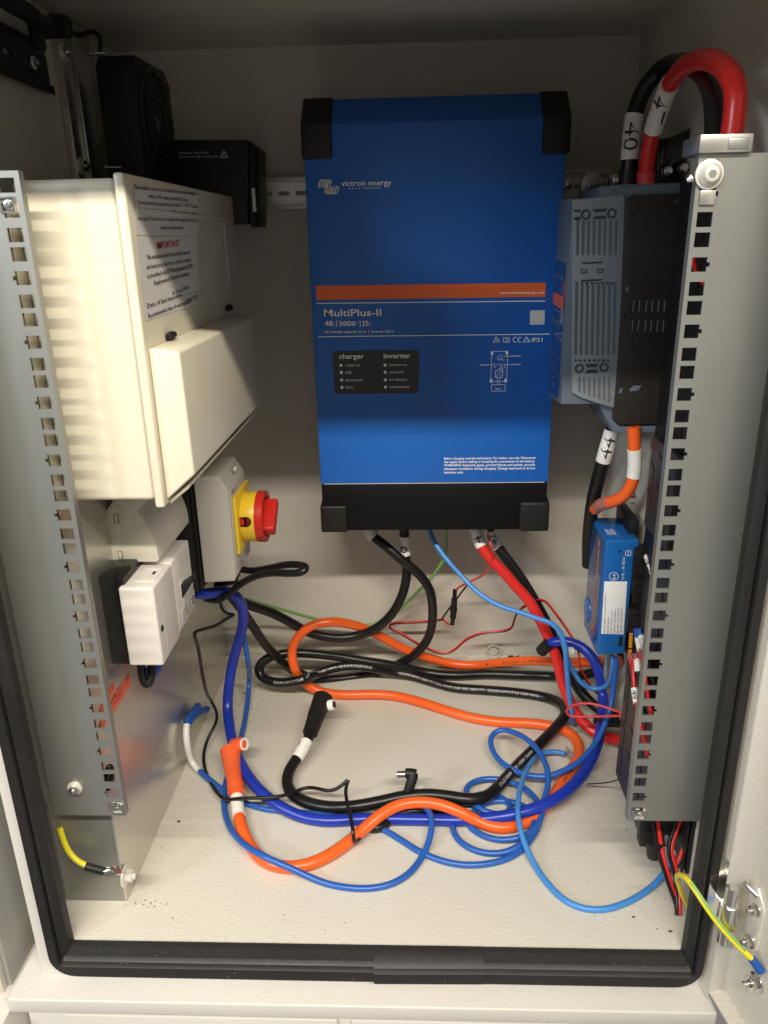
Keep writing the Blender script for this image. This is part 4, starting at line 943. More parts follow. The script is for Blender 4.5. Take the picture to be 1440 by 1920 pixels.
# 2 black cable with sleeve 10
p, t = cable('black_cable', 'thick black cable with white sleeve marked 10 below the inverter, sagging to the left', 'cable',
  [(758, 985, .945), (758, 1000, .945), (760, 1040, .945), (763, 1062, .945), (760, 1095, .945), (748, 1130, .945), (727, 1160, .945), (698, 1182, .945), (660, 1194, .945), (620, 1195, .94), (580, 1186, .935), (545, 1167, .925), (510, 1149, .91), (475, 1137, .89), (448, 1126, .875), (425, 1108, .86), (408, 1095, .85)], .0065, 'cab_black', GC, kids=True)
sleeve(t, p, (758, 1006), (761, 1040), .0072, '10', .017)
# 3 green earth conductor
cable('earth_wire', 'thin green and yellow earth wire swooping behind the black cables below the inverter', 'wire',
  [(836, 985, .955), (837, 1005, .96), (835, 1040, .965), (822, 1065, .97), (805, 1088, .975), (780, 1113, .98), (755, 1138, .985), (730, 1158, .985), (700, 1170, .985), (668, 1173, .985), (630, 1168, .98), (590, 1160, .97), (550, 1149, .955), (510, 1137, .94), (470, 1126, .91), (440, 1116, .885)], .0022, 'cab_ygreen', GC)
# 4 light blue data cable from the inverter down to the floor
cable('data_cable', 'light blue data cable falling from mid-inverter to the floor at the right', 'cable',
  [(803, 985, .93), (805, 994, .93), (819, 1024, .92), (841, 1053, .91), (870, 1085, .90), (899, 1113, .885), (937, 1136, .875), (976, 1148, .865), (1008, 1160, .855), (1033, 1168, .85), (1052, 1187, .845), (1060, 1216, .84), (1062, 1247, .84), (1065, 1279, .84), (1068, 1311, .84), (1073, 1340, .84), (1075, 1356, .01)], .0032, 'cab_light', GC)
# 5 red 41 and 6 black 42
p, t = cable('battery_cable', 'thick red battery cable with white sleeve marked 41 hanging from the inverter', 'cable',
  [(888, 983, .93), (893, 1000, .925), (902, 1024, .92), (918, 1046, .915), (944, 1072, .91), (969, 1101, .905), (992, 1126, .90), (1007, 1152, .895), (1023, 1184, .89), (1036, 1215, .885), (1046, 1241, .88), (1052, 1270, .875), (1062, 1302, .865), (1074, 1327, .855), (1090, 1350, .84), (1112, 1371, .825), (1140, 1384, .815), (1180, 1389, .80)], .0071, 'cab_red', GC, kids=True)
sleeve(t, p, (889, 988), (902, 1022), .0079, '41', .017, rev=True)
p, t = cable('battery_cable', 'thick black battery cable with white sleeve marked 42, just right of the red one', 'cable',
  [(916, 983, .945), (921, 1005, .945), (931, 1022, .94), (946, 1042, .935), (966, 1069, .93), (985, 1097, .925), (1004, 1129, .92), (1020, 1158, .915), (1035, 1190, .91), (1049, 1222, .905), (1064, 1252, .90), (1080, 1283, .89), (1097, 1306, .88), (1119, 1327, .87), (1145, 1340, .86), (1180, 1346, .85)], .0071, 'cab_black', GC, kids=True)
sleeve(t, p, (918, 992), (936, 1029), .0079, '42', .017, rev=True)
# 7 thin red / black fused pair
t = thing('fused_lead', 'thin red and black lead with an inline black fuse holder, against the back wall', 'lead', (0.1, .96, -.5))
red1 = Path([P(*q) for q in [(909, 985, .925), (912, 998, .92), (920, 1016, .91), (924, 1040, .905), (919, 1058, .91), (912, 1073, .915), (895, 1084, .93), (870, 1096, .945), (858, 1102, .955), (853, 1110, .96)]])
bm = B(); tube(bm, red1, .0013, n=8); obj('red_wire', bm, M['cab_red'], t)
bm = B(); tube(bm, red1, .0024, 0, .012, n=10); obj('white_tip', bm, M['sleeve'], t)
bl1 = Path([P(*q) for q in [(878, 1095, .95), (868, 1107, .955), (857, 1122, .963), (843, 1140, .968), (833, 1154, .97), (828, 1162, .97)]])
bm = B(); tube(bm, bl1, .0013, n=8); obj('black_wire', bm, M['cab_black'], t)
rd2 = Path([P(*q) for q in [(850, 1169, .96), (843, 1172, .962), (836, 1168, .966), (832, 1162, .97)]])
bm = B(); tube(bm, rd2, .0013, n=8); obj('red_wire', bm, M['cab_red'], t)
fh = Path([P(*q) for q in [(853, 1106, .957), (851, 1140, .957), (848, 1171, .957)]])
bm = B(); L = fh.len
for a, b, r in ((0, .25, .0030), (.25, .52, .0042), (.52, .60, .0052), (.60, .80, .0044), (.80, 1.0, .0030)): tube(bm, fh, r, a*L, b*L, n=16)
obj('fuse_holder', bm, M['black_plastic'], t)
pair = [(832, 1161, .97), (805, 1165, .972), (770, 1167, .974), (740, 1168, .976), (729, 1171, .976), (729, 1177, .976), (745, 1184, .975), (782, 1206, .973), (808, 1219, .972), (832, 1226, .972), (850, 1220, .972), (875, 1198, .97), (905, 1187, .965), (945, 1183, .96), (959, 1178, .955), (964, 1162, .95), (972, 1145, .94), (990, 1133, .93), (1008, 1125, .915), (1022, 1126, .905), (1040, 1148, .90), (1062, 1178, .89), (1078, 1205, .88), (1086, 1225, .875), (1087, 1250, .87), (1100, 1275, .87), (1118, 1298, .87), (1150, 1318, .87)]
for dy, c, nm in ((-1.1, 'cab_red', 'red_wire'), (1.1, 'cab_black', 'black_wire')):
    pp = Path([P(x, y+dy, d) for x, y, d in pair]); bm = B(); tube(bm, pp, .00125, n=8); obj(nm, bm, M[c], t)
# 8 long orange cable
p8, t = cable('orange_cable', 'long orange cable looping twice across the floor, ending in an orange boot at the left', 'cable',
  [(1160, 1238, .845), (1140, 1238, .86), (1110, 1241, .875), (1075, 1242, .895), (1030, 1240, .92), (985, 1239, .945), (940, 1242, .965), (895, 1247, .985), (850, 1245, .99), (800, 1232, .985), (750, 1213, .975), (712, 1192, .965), (680, 1177, .955), (650, 1169, .945), (620, 1166, .935), (590, 1171, .93), (566, 1186, .925), (552, 1205, .925), (547, 1228, .925), (552, 1252, .92), (563, 1272, .03), (583, 1289, .015), (610, 1299, H), (650, 1303, H), (700, 1302, H), (740, 1305, H), (790, 1317, H), (840, 1333, H), (890, 1347, H), (940, 1354, H), (990, 1356, H), (1040, 1363, H+.002), (1070, 1375, H+.002), (1085, 1397, H+.001), (1082, 1424, H+.001), (1065, 1452, H+.002), (1046, 1480, H+.003), (1028, 1506, H+.004), (1005, 1530, H+.003), (975, 1546, H), (935, 1552, H), (897, 1540, H+.002), (865, 1524, .018), (830, 1510, .022), (790, 1504, .024), (750, 1509, .023), (715, 1527, .020), (680, 1556, .012), (645, 1585, H), (605, 1610, H), (565, 1624, H), (525, 1625, H), (490, 1610, H), (467, 1582, H), (454, 1553, .010), (447, 1525, .012), (444, 1500, .016), (443, 1480, .020)], .0065, 'cab_orange', kids=True)
sleeve(t, p8, (444, 1492), (447, 1530), .0073)
bt = Path([P(*q) for q in [(443, 1486, .020), (441, 1470, .022), (437, 1446, .024), (434, 1425, .028), (431, 1404, .034)]])
bm = B(); tube(bm, bt, .0095, 0, bt.len*.18, n=18, r2=.0100); tube(bm, bt, .0088, bt.len*.18, bt.len*.55, n=18, r2=.0100); tube(bm, bt, .0100, bt.len*.55, bt.len, n=18, r2=.0118)
bo = obj('cable_boot', bm, M['boot_orange'], t)
bm = B(); c = P(452, 1396, .040); cyl(bm, c+Vector((-.011, .003, -.004)), c+Vector((.004, -.002, .002)), .0085, 22, bev=.001); obj('boot_mouth', bm, M['boot_orange'], bo)
bm = B(); ring(bm, c+Vector((.0042, -.002, .002)), c+Vector((.0052, -.0024, .0024)), .0074, .0050, 20); obj('lug_ring', bm, M['white_print'], bo)
a = p8.near(985, 1239); bm = B(); tube_text(bm, p8, 'DAQWANG  CE ROHS 4AWG 1000V  FT1  AWM STYLE', p8.near(930, 1243)-.14, .0052, .0065, rev=False); obj('lettering', bm, M['black_print'], t)
bm = B(); tube_text(bm, p8, 'AWM STYLE 10269', p8.near(1078, 1432)+.005, .0052, .0065); obj('lettering', bm, M['black_print'], t)
# 9 long black printed cable
p9, t = cable('printed_cable', 'long black cable with white printing, coiled across the back and ending in sleeve 17', 'cable',
  [(1160, 1230, .86), (1145, 1243, .87), (1122, 1257, .89), (1087, 1267, .905), (1040, 1268, .015), (975, 1266, .012), (912, 1264, .010), (848, 1266, .010), (800, 1261, .012), (758, 1252, .97), (720, 1245, .965), (680, 1239, .962), (640, 1232, .96), (600, 1227, .955), (560, 1224, .95), (525, 1227, .945), (500, 1235, .94), (485, 1250, .935), (488, 1266, .93), (505, 1277, .03), (535, 1280, .03), (565, 1275, .04), (595, 1263, .945), (625, 1253, .95), (660, 1248, .955), (700, 1252, .03), (735, 1260, .016), (770, 1266, .011), (812, 1279, H), (850, 1289, H), (911, 1294, H), (960, 1298, H), (1005, 1304, H), (1035, 1311, H+.002), (1056, 1324, .016), (1060, 1340, .018), (1045, 1361, .018), (1025, 1382, .018), (998, 1408, .016), (972, 1434, .015), (948, 1460, .014), (928, 1482, .015), (905, 1496, .018), (875, 1499, .020), (845, 1494, .020), (800, 1490, .019), (755, 1494, .018), (710, 1504, .016), (665, 1512, .014), (625, 1514, .011), (590, 1509, .009), (562, 1499, .009), (543, 1483, .010), (538, 1462, .013), (543, 1443, .017), (553, 1428, .020), (567, 1405, .026), (580, 1380, .032)], .0068, 'cab_black', kids=True)
sleeve(t, p9, (555, 1425), (574, 1389), .0077, '1 7', .017)
bt = Path([P(*q) for q in [(578, 1384, .031), (584, 1368, .034), (592, 1345, .038), (601, 1322, .043), (606, 1308, .046)]])
bm = B(); tube(bm, bt, .0098, bt.len*.12, bt.len*.5, n=16, r2=.0108); tube(bm, bt, .0112, bt.len*.5, bt.len, n=14, r2=.0130); bo = obj('cable_boot', bm, M['black_plastic'], t)
bm = B(); c = P(612, 1323, .043); cyl(bm, c, c+Vector((.010, -.002, .003)), .0068, 20, bev=.0006); k_ = obj('lug_mouth', bm, M['white_print'], bo)
bm = B(); cyl(bm, c+Vector((.0101, -.002, .003)), c+Vector((.0112, -.0022, .0033)), .0042, 16); obj('lug_hole', bm, M['black_plastic'], k_)
bm = B()
tube_text(bm, p9, 'E322400 AWM STYLE 10269 4AWG 1000V 105C VW-1  CE ROHS DAQWANG', p9.near(530, 1280)-.010, .0048, .0068)
obj('lettering', bm, M['grey_print'], t); bm = B()
tube_text(bm, p9, 'CE ROHS 4AWG 1000V FT1 C(UL) AWM I A/B 105C 1000V FT1   E322400 AWM STYLE 10269 4AWG', p9.near(745, 1262), .0048, .0068)
obj('lettering', bm, M['grey_print'], t); bm = B()
tube_text(bm, p9, '4AWG 1000V 105C  AWM STYLE', p9.near(1000, 1405)+.01, .0055, .0068)
obj('lettering', bm, M['grey_print'], t)
# 10 thick dark blue cable
p10, t = cable('dark_blue_cable', 'thick dark blue cable running from the isolator in one wide curve over the floor', 'cable',
  [(365, 1112, .80), (385, 1114, .81), (413, 1109, .82), (438, 1114, .83), (452, 1132, .84), (456, 1164, .85), (448, 1200, .86), (437, 1240, .86), (430, 1281, .85), (427, 1325, .045), (431, 1366, .030), (441, 1408, .025), (461, 1449, .022), (491, 1486, .018), (528, 1514, .012), (565, 1531, H), (611, 1539, H), (656, 1537, H), (702, 1535, H), (745, 1536, H), (800, 1537, H), (860, 1538, H), (912, 1535, H+.004), (960, 1528, .018), (1008, 1514, .022), (1046, 1495, .024), (1081, 1466, .026), (1107, 1429, .030), (1123, 1385, .035), (1130, 1344, .045), (1130, 1300, .060), (1124, 1264, .85), (1110, 1232, .86), (1087, 1211, .87), (1059, 1202, .875), (1035, 1204, .88), (1022, 1212, .885)], .0066, 'cab_blue', kids=True)
e = Path([P(*q) for q in [(1030, 1206, .878), (1022, 1213, .882), (1015, 1221, .886)]]); bm = B(); tube(bm, e, .0078, n=16); obj('end_cap', bm, M['black_plastic'], t)
bm = B(); e0 = P(1068, 1219, .86); box(bm, e0-Vector((.004, .006, .004)), e0+Vector((.005, .002, .004)), .001); obj('white_clip', bm, M['white_print'], t)
# 11 thin blue cable
cable('thin_blue_cable', 'thin blue cable hanging beside the dark blue one and looping furthest forward at the left', 'cable',
  [(452, 1150, .87), (458, 1195, .875), (465, 1240, .87), (467, 1280, .03), (463, 1326, .012), (452, 1384, .006), (441, 1420, .006), (428, 1450, .006), (420, 1488, .005), (422, 1525, .004), (433, 1555, .008), (451, 1577, .014), (470, 1592, .020), (490, 1603, .022), (519, 1617, .020), (545, 1628, .015), (575, 1642, .008), (610, 1656, .004), (656, 1665, .004), (702, 1665, .004), (740, 1655, .004), (768, 1637, .004), (792, 1606, .004), (805, 1575, .010), (810, 1548, .016), (806, 1523, .018), (795, 1512, .014)], .0034, 'cab_ethernet')
# 12 blue network cable with white sleeve and spade lugs, coiled
p12, t = cable('network_cable', 'blue cable with white sleeve and spade lugs at the left, coiled at the right', 'cable',
  [(353, 1346, -.281), (349, 1365, -.281), (351, 1395, -.279), (361, 1430, .008), (375, 1446, .006), (400, 1468, .006), (427, 1488, .005), (458, 1505, .004), (503, 1518, .004), (549, 1522, .004), (595, 1527, .004), (640, 1534, .004), (690, 1545, .004), (720, 1556, .004), (752, 1575, .004), (785, 1596, .004), (832, 1615, .004), (873, 1622, .004), (918, 1619, .004), (960, 1606, .004), (988, 1583, .005), (1008, 1553, .008), (1014, 1525, .010), (1008, 1503, .011), (985, 1479, .011), (950, 1464, .010), (912, 1460, .009), (884, 1468, .009), (873, 1483, .010), (880, 1500, .011), (903, 1518, .011), (930, 1527, .010), (952, 1524, .008), (958, 1512, .006), (940, 1495, .005), (910, 1488, .004), (880, 1496, .004), (858, 1520, .004), (848, 1545, .004), (857, 1572, .004), (880, 1590, .004), (912, 1600, .004), (944, 1599, .005), (972, 1587, .008), (995, 1563, .010), (1000, 1535, .010), (985, 1513, .007), (955, 1503, .005), (920, 1503, .004), (890, 1520, .004), (876, 1542, .004), (898, 1563, .004), (937, 1575, .006), (972, 1571, .010), (1001, 1556, .012), (1016, 1530, .014), (1020, 1500, .018), (1028, 1470, .022), (1027, 1446, .028), (1014, 1414, .032), (992, 1389, .034), (963, 1373, .032), (937, 1368, .028), (921, 1380, .024), (921, 1401, .020), (937, 1427, .018), (963, 1444, .018), (992, 1454, .020), (1024, 1456, .022), (1055, 1446, .026), (1087, 1427, .032), (1113, 1398, .040), (1132, 1363, .055), (1145, 1325, .80), (1152, 1280, .81), (1156, 1235, .81)], .0034, 'cab_ethernet', kids=True)
sleeve(t, p12, (350, 1360), (374, 1444), .0040)
e = Path([P(*q) for q in [(352, 1354, -.281), (359, 1341, -.281), (367, 1334, -.280)]]); bm = B(); tube(bm, e, .0056, n=12, r2=.0078); cr = obj('crimp', bm, M['crimp_blue'], t)
for q1, q2 in (((363, 1338, -.2805), (371, 1323, -.2805)), ((366, 1336, -.280), (388, 1330, -.275))):
    e = Path([P(*q1), (P(*q1)+P(*q2))/2, P(*q2)]); bm = B(); tube(bm, e, .0056, n=10, r2=.0046); obj('crimp', bm, M['crimp_blue'], t)
e = Path([P(*q) for q in [(386, 1330, -.276), (394, 1327, -.274), (402, 1326, -.272)]]); bm = B(); tube(bm, e, .0022, n=8, r2=.0012); obj('spade', bm, M['clear'], t)
# 13 light blue network cable ending in a clear plug
p13, t = cable('patch_cable', 'light blue patch cable with a clear plug, sweeping round the front right of the floor', 'cable',
  [(1060, 1414, .010), (1052, 1411, .010), (1033, 1409, .010), (1010, 1415, .012), (992, 1436, .018), (979, 1465, .024), (972, 1497, .028), (972, 1536, .026), (982, 1577, .016), (1001, 1619, .006), (1027, 1657, .004), (1059, 1688, .004), (1097, 1704, .004), (1135, 1705, .004), (1180, 1690, .004), (1220, 1665, .004), (1243, 1641, .008), (1257, 1618, .018), (1267, 1592, .035), (1270, 1567, .050), (1266, 1535, .070)], .0031, 'cab_light', kids=True)
bm = B(); c = P(1072, 1417, .010); d = (P(1076, 1424, .010)-P(1062, 1412, .010)).normalized()
prism(bm, [c-d*.009+Vector((0, -.006, -.004)), c+d*.009+Vector((0, -.006, -.004)), c+d*.009+Vector((0, .006, -.004)), c-d*.009+Vector((0, .006, -.004))], (0, 0, .008), .0008); pg = obj('clear_plug', bm, M['clear'], t)
for k in range(4): bm = B(); o = Vector((0, -.0045+.003*k, 0)); prism(bm, [c+o-d*.004, c+o+d*.006, c+o+d*.006+Vector((0, .0008, 0)), c+o-d*.004+Vector((0, .0008, 0))], (0, 0, .001)); obj('core', bm, M[('cab_orange', 'sleeve', 'cab_light', 'cab_green')[k]], pg)
# 14 second light blue cable under the control box
cable('patch_cable', 'short light blue cable drooping below the control box in front of the right wall', 'cable',
  [(1052, 1190, .855), (1058, 1215, .85), (1066, 1240, .85), (1078, 1264, .85), (1096, 1286, .85), (1115, 1292, .85), (1134, 1288, .84), (1144, 1275, .83), (1149, 1250, .82), (1150, 1230, .82)], .0031, 'cab_light')
# 15 loop of thin red wire
cable('red_wire_loop', 'thin bright red wire looping out of the slotted duct at the lower right', 'wire',
  [(1175, 1340, .76), (1150, 1331, .77), (1119, 1321, .78), (1090, 1318, .785), (1068, 1325, .79), (1059, 1335, .79), (1068, 1343, .79), (1090, 1344, .785), (1130, 1343, .775), (1180, 1342, .76)], .0016, 'crimp_red')
# 16 black loop under the isolator, and the thin lead
cable('black_loop', 'black cable loop sticking out from under the red-knobbed isolator', 'cable',
  [(440, 1064, .86), (465, 1070, .86), (500, 1066, .84), (535, 1059, .81), (560, 1059, .79), (575, 1064, .775), (570, 1072, .77), (545, 1075, .775), (510, 1074, .785), (480, 1080, .79), (450, 1096, .80), (428, 1114, .81), (405, 1126, .82), (385, 1122, .83)], .0042, 'cab_black')
cable('thin_black_lead', 'thin black lead zigzagging from the isolator down and across the floor cables', 'lead',
  [(412, 1118, .81), (412, 1130, .81), (417, 1146, .81), (428, 1152, .81), (440, 1152, .82), (425, 1160, .80), (405, 1173, .77), (385, 1179, .75), (367, 1184, .735), (364, 1187, .73), (371, 1212, .74), (377, 1250, .75), (385, 1290, .765), (398, 1318, .04), (407, 1338, .035), (404, 1358, .030), (391, 1382, .020), (382, 1412, .010), (384, 1440, .006), (395, 1468, .006), (410, 1490, .012), (421, 1499, .014), (450, 1497, .027), (487, 1496, .030), (520, 1494, .030), (548, 1487, .026), (572, 1477, .024), (595, 1478, .030), (620, 1484, .032), (637, 1477, .036), (650, 1464, .042), (656, 1459, .044), (648, 1474, .038), (650, 1500, .034), (657, 1530, .030), (662, 1558, .030), (664, 1580, .018), (676, 1570, .008), (690, 1553, .004), (700, 1545, .004)], .0020, 'cab_black')
bp_, t = cable('barrel_plug', 'small angled barrel plug on a thin lead, standing up near the middle of the floor', 'plug',
  [(766, 1478, .030), (762, 1490, .020), (755, 1505, .010)], .0022, 'black_plastic', kids=True, core='lead')
bm = B(); e = Path([P(*q) for q in [(764, 1484, .026), (770, 1470, .034), (774, 1458, .040), (773, 1451, .043)]]); tube(bm, e, .0050, n=16, r2=.0066); e = Path([P(*q) for q in [(778, 1453, .041), (770, 1450, .043), (760, 1450, .043)]]); tube(bm, e, .0066, n=16, r2=.0056); obj('plug_body', bm, M['black_plastic'], t)
bm = B(); e = Path([P(*q) for q in [(760, 1451, .042), (752, 1452, .042), (744, 1452, .042)]]); tube(bm, e, .0036, n=18); obj('metal_tip', bm, M['steel'], t)
bm = B(); c = P(778, 1478, .022); box(bm, c-Vector((.008, .001, .0025)), c+Vector((.009, .001, .0025))); obj('tag', bm, M['sleeve'], t)
# black cable end lying under the orange one
cable('cable_stub', 'short black cable end lying under the orange cable, left of the middle', 'cable', [(688, 1548, .006), (700, 1554, .006), (712, 1552, .006), (728, 1540, .006), (745, 1528, .006)], .0055, 'cab_black')
cable('cable_stub', 'black cable resting on the dark blue one between orange and coiled blue cables', 'cable', [(740, 1528, .006), (775, 1520, .006), (815, 1518, .006), (860, 1520, .006)], .0052, 'cab_black')

# ---- right side
GA = 'heavy cables arching over the charger'
FV = Vector((-.30, -.95, .02))
p, t = cable('battery_cable', 'very thick black cable arching over the charger, white sleeve marked 40', 'cable',
  [(1178, 345, .83), (1179, 325, .83), (1181, 300, .83), (1184, 260, .83), (1190, 215, .83), (1199, 185, .83), (1214, 157, .825), (1238, 130, .815), (1264, 119, .79), (1292, 122, .745), (1318, 138, .69), (1335, 168, .645), (1342, 205, .615), (1343, 250, .60), (1340, 310, .59)], .0081, 'cab_black', GA, kids=True)
sleeve(t, p, (1181, 297), (1184, 213), .0090, '40', .021, rev=True, ang=0.)
bm = B(); tube(bm, p, .0096, 0, p.near(1179, 318), n=18); obj('heat_shrink', bm, M['black_plastic'], t)
p, t = cable('battery_cable', 'very thick red cable arching over the charger, white sleeve marked 47', 'cable',
  [(1211, 348, .815), (1212, 330, .815), (1214, 300, .81), (1220, 262, .80), (1232, 220, .785), (1246, 180, .765), (1262, 148, .735), (1288, 121, .69), (1320, 111, .645), (1350, 120, .605), (1372, 145, .58), (1381, 180, .568), (1378, 215, .567), (1372, 255, .567), (1366, 310, .567)], .0075, 'cab_red', GA, kids=True)
sleeve(t, p, (1221, 247), (1256, 157), .0084, '47', .021, rev=True, ang=0.)
bm = B(); tube(bm, p, .0090, 0, p.near(1212, 325), n=18); obj('heat_shrink', bm, M['crimp_red'], t)
p, t = cable('battery_cable', 'thick black cable with white sleeve marked 44 dropping from the charger', 'cable',
  [(1152, 790, .84), (1146, 815, .84), (1138, 840, .84), (1130, 870, .845), (1120, 905, .85), (1112, 940, .86), (1107, 975, .87), (1104, 1010, .88), (1103, 1060, .89)], .0080, 'cab_black', kids=True)
sleeve(t, p, (1147, 808), (1131, 864), .0088, '44', .019, rev=True)
p, t = cable('battery_cable', 'short thick orange cable with blank white sleeve curling under the charger', 'cable',
  [(1188, 800, .80), (1189, 820, .80), (1190, 850, .80), (1190, 880, .80), (1184, 910, .80), (1170, 930, .805), (1148, 941, .815), (1130, 944, .83), (1116, 955, .85)], .0068, 'cab_orange', kids=True)
sleeve(t, p, (1190, 840), (1189, 893), .0076)
bm = B(); tube(bm, p, .0074, p.near(1142, 942), p.near(1122, 949), n=16); obj('clear_boot', bm, M['clear'], t)

# labelled pairs entering the control box
GS = 'labelled thin leads at the control box terminals'
def lead(label, pts, col, sl, txt=None, crimp=None, cp=None, r=.0019):
    p, t = cable('labelled_lead', label, 'lead', pts, r, col, GS, kids=True)
    sleeve(t, p, *sl, r*1.75, txt, .0075)
    if crimp: bm = B(); tube(bm, p, r*1.8, 0, p.near(*cp), n=12); obj('crimp', bm, M[crimp], t)
lead('thin red lead with blank white sleeve, in a blue crimp under the control box', [(1193, 1178, .775), (1195, 1195, .772), (1199, 1216, .768), (1204, 1240, 'x.2105'), (1210, 1270, 'x.2105'), (1218, 1320, 'x.2100'), (1230, 1370, 'x.2100')], 'cab_red', ((1195, 1194), (1200, 1218)), None, 'crimp_blue', (1195, 1192))
lead('thin black lead with white sleeve marked 48, in a blue crimp under the control box', [(1197, 1178, .772), (1202, 1194, .768), (1208, 1212, .74), (1214, 1232, 'x.2110'), (1222, 1260, 'x.2105'), (1232, 1300, 'x.2105')], 'cab_black', ((1200, 1194), (1211, 1220)), '48', 'crimp_blue', (1200, 1190))
lead('thin red lead with white sleeve marked 49, in a red crimp above the duct', [(1186, 1229, .765), (1186, 1245, 'x.2125'), (1188, 1270, 'x.2120'), (1190, 1300, 'x.2115'), (1194, 1320, 'x.2115'), (1200, 1350, 'x.2110'), (1208, 1385, 'x.2110'), (1216, 1420, 'x.2110')], 'cab_red', ((1189, 1292), (1194, 1321)), '49', 'crimp_red', (1186, 1241))
lead('thin black lead with blank white sleeve, in a red crimp above the duct', [(1193, 1229, .765), (1195, 1243, 'x.2125'), (1196, 1260, 'x.2120'), (1199, 1285, 'x.2115'), (1205, 1320, 'x.2110'), (1214, 1350, 'x.2110')], 'cab_black', ((1195, 1241), (1197, 1262)), None, 'crimp_red', (1194, 1239))
lead('thin lead with white sleeve marked 45, at the top plugs of the control box', [(1211, 1040, .79), (1214, 1046, .785), (1219, 1060, .775), (1226, 1082, .765), (1236, 1100, .755), (1250, 1115, .745), (1262, 1140, .73)], 'cab_red', ((1213, 1043), (1227, 1084)), '45')
# wires glimpsed through the holes of the right rail
GW = 'wires behind the right perforated strip'
for lab, pts, c in (('thin red wire seen through the lower holes of the right strip', [(1208, 1265, .70), (1218, 1300, .70), (1226, 1340, .70), (1234, 1385, .70), (1226, 1440, .69)], 'cab_red'),
                    ('second thin red wire behind the right strip, nearer its middle holes', [(1198, 1330, .67), (1206, 1360, .67), (1216, 1400, .67), (1222, 1440, .67)], 'cab_red'),
                    ('thin red wire curving behind the upper holes of the right strip', [(1300, 480, .70), (1303, 505, .69), (1309, 520, .68), (1322, 532, .67)], 'cab_red')):
    cable('hidden_wire', lab, 'wire', pts, .0021, c, GW)
# bundle coming out below the rail
GB = 'red and black twin wires coming out under the right strip'
def twin(label, pts, off, r=.0019):
    t = thing('twin_wire', label, 'wire', P(*pts[len(pts)//2]), GB)
    for s, c, nm in ((-1, 'cab_black', 'black_wire'), (1, 'cab_red', 'red_wire')):
        pp = Path([P(x+s*o*.5, y, d) for (x, y, d), o in zip(pts, off)]); bm = B(); tube(bm, pp, r, n=10); obj(nm, bm, M[c], t)
twin('leftmost red and black pair under the strip, bowed left', [(1216, 1530, .075), (1219, 1565, .060), (1226, 1590, .050), (1237, 1612, .040), (1248, 1625, .032), (1253, 1634, .028)], [-4, -5, -5, -5, -4, -4], .0018)
twin('red and black pair crossing in front of the light blue cable end', [(1228, 1530, .085), (1232, 1565, .068), (1237, 1595, .056), (1245, 1622, .046), (1252, 1645, .036), (1262, 1675, .022), (1272, 1700, .012), (1272, 1713, .010)], [9, 9, 8, 6, 5, 4.5, 4.5, 4.5], .0021)
twin('red and black pair bending sharply left then straight down to the lowest tip', [(1276, 1530, .085), (1266, 1558, .070), (1257, 1580, .060), (1256, 1600, .052), (1264, 1625, .042), (1269, 1645, .034), (1271, 1675, .022), (1272, 1700, .014), (1272, 1716, .010)], [6, 6, 5, 5, 5, 5, 5, 5, 5], .0021)
twin('rightmost red and black pair under the strip, bowed right', [(1290, 1530, .080), (1289, 1560, .066), (1284, 1590, .054), (1275, 1612, .044), (1266, 1626, .038)], [-6, -6, -5, -5, -4], .0021)
cable('clear_tube', 'clear plastic tube among the wires under the right strip', 'tube', [(1240, 1535, .075), (1248, 1565, .062), (1256, 1590, .050), (1262, 1605, .042)], .0036, 'clear')
# yellow-green earth wires
EW = 'yellow and green earth wires to the steelwork'
p, t = cable('earth_wire', 'yellow earth wire crossing the seal to a stud on the open door', 'wire',
  [(1293, 1704, .555), (1284, 1688, .55), (1276, 1668, .545), (1270, 1650, .540), (1271, 1640, .530), (1280, 1642, .520), (1295, 1656, .505), (1312, 1682, .495), (1332, 1712, .487), (1352, 1738, .481), (1375, 1764, .476), (1396, 1785, .472), (1412, 1800, .469)], .0024, 'cab_yellow', EW, kids=True)
bm = B(); e = Path([P(*q) for q in [(1409, 1797, .4692), (1418, 1808, .4675), (1426, 1820, .466)]]); tube(bm, e, .0034, n=12, r2=.0040); obj('crimp', bm, M['crimp_blue'], t)
g = Path([P(x+1.2, y-2.2, d-.0008) for x, y, d in [(1295, 1656, .505), (1312, 1682, .495), (1332, 1712, .487), (1352, 1738, .481), (1375, 1764, .476), (1396, 1785, .472)]]); bm = B(); tube(bm, g, .0012, n=8); obj('green_stripe', bm, M['cab_ygreen'], t)
# door stud
c = Vector((.2799, .4721, -.5864))
bm = B(); c0 = dpt(.0, .0133, 0); dist = (c-DO).dot(DD); q0 = dpt(dist, .0133, c.z)
cyl(bm, q0, q0-DN*.0014, .0085, 26, bev=.0003); cyl(bm, q0-DN*.0014, q0-DN*.0060, .0056, 6, bev=.0005); cyl(bm, q0-DN*.006, q0-DN*.0120, .0028, 14, bev=.0004); ds_ = obj('earth_stud', bm, M['steel'], door)
bm = B(); q1 = P(1427, 1822, .4657); e = Path([q1, q1.lerp(q0, .5)-DN*.004, q0-DN*.0066+Vector((0, 0, .004))]); tube(bm, e, .0016, n=10); ring(bm, q0-DN*.0061, q0-DN*.0073, .0060, .0032, 24); obj('ring_lug', bm, M['steel'], t)
p, t = cable('earth_wire', 'yellow earth wire with black shrink sleeve and ring lug at the lower left corner', 'wire',
  [(112, 1552, .5685), (117, 1568, .566), (123, 1588, .563), (135, 1606, .560), (150, 1618, .558), (165, 1624, .556), (180, 1629, .556)], .0028, 'cab_yellow', EW, kids=True)
bm = B(); tube(bm, Path([P(*q) for q in [(160, 1624, .556), (178, 1629, .556), (196, 1634, .556)]]), .0037, n=14); obj('shrink_sleeve', bm, M['black_plastic'], t)
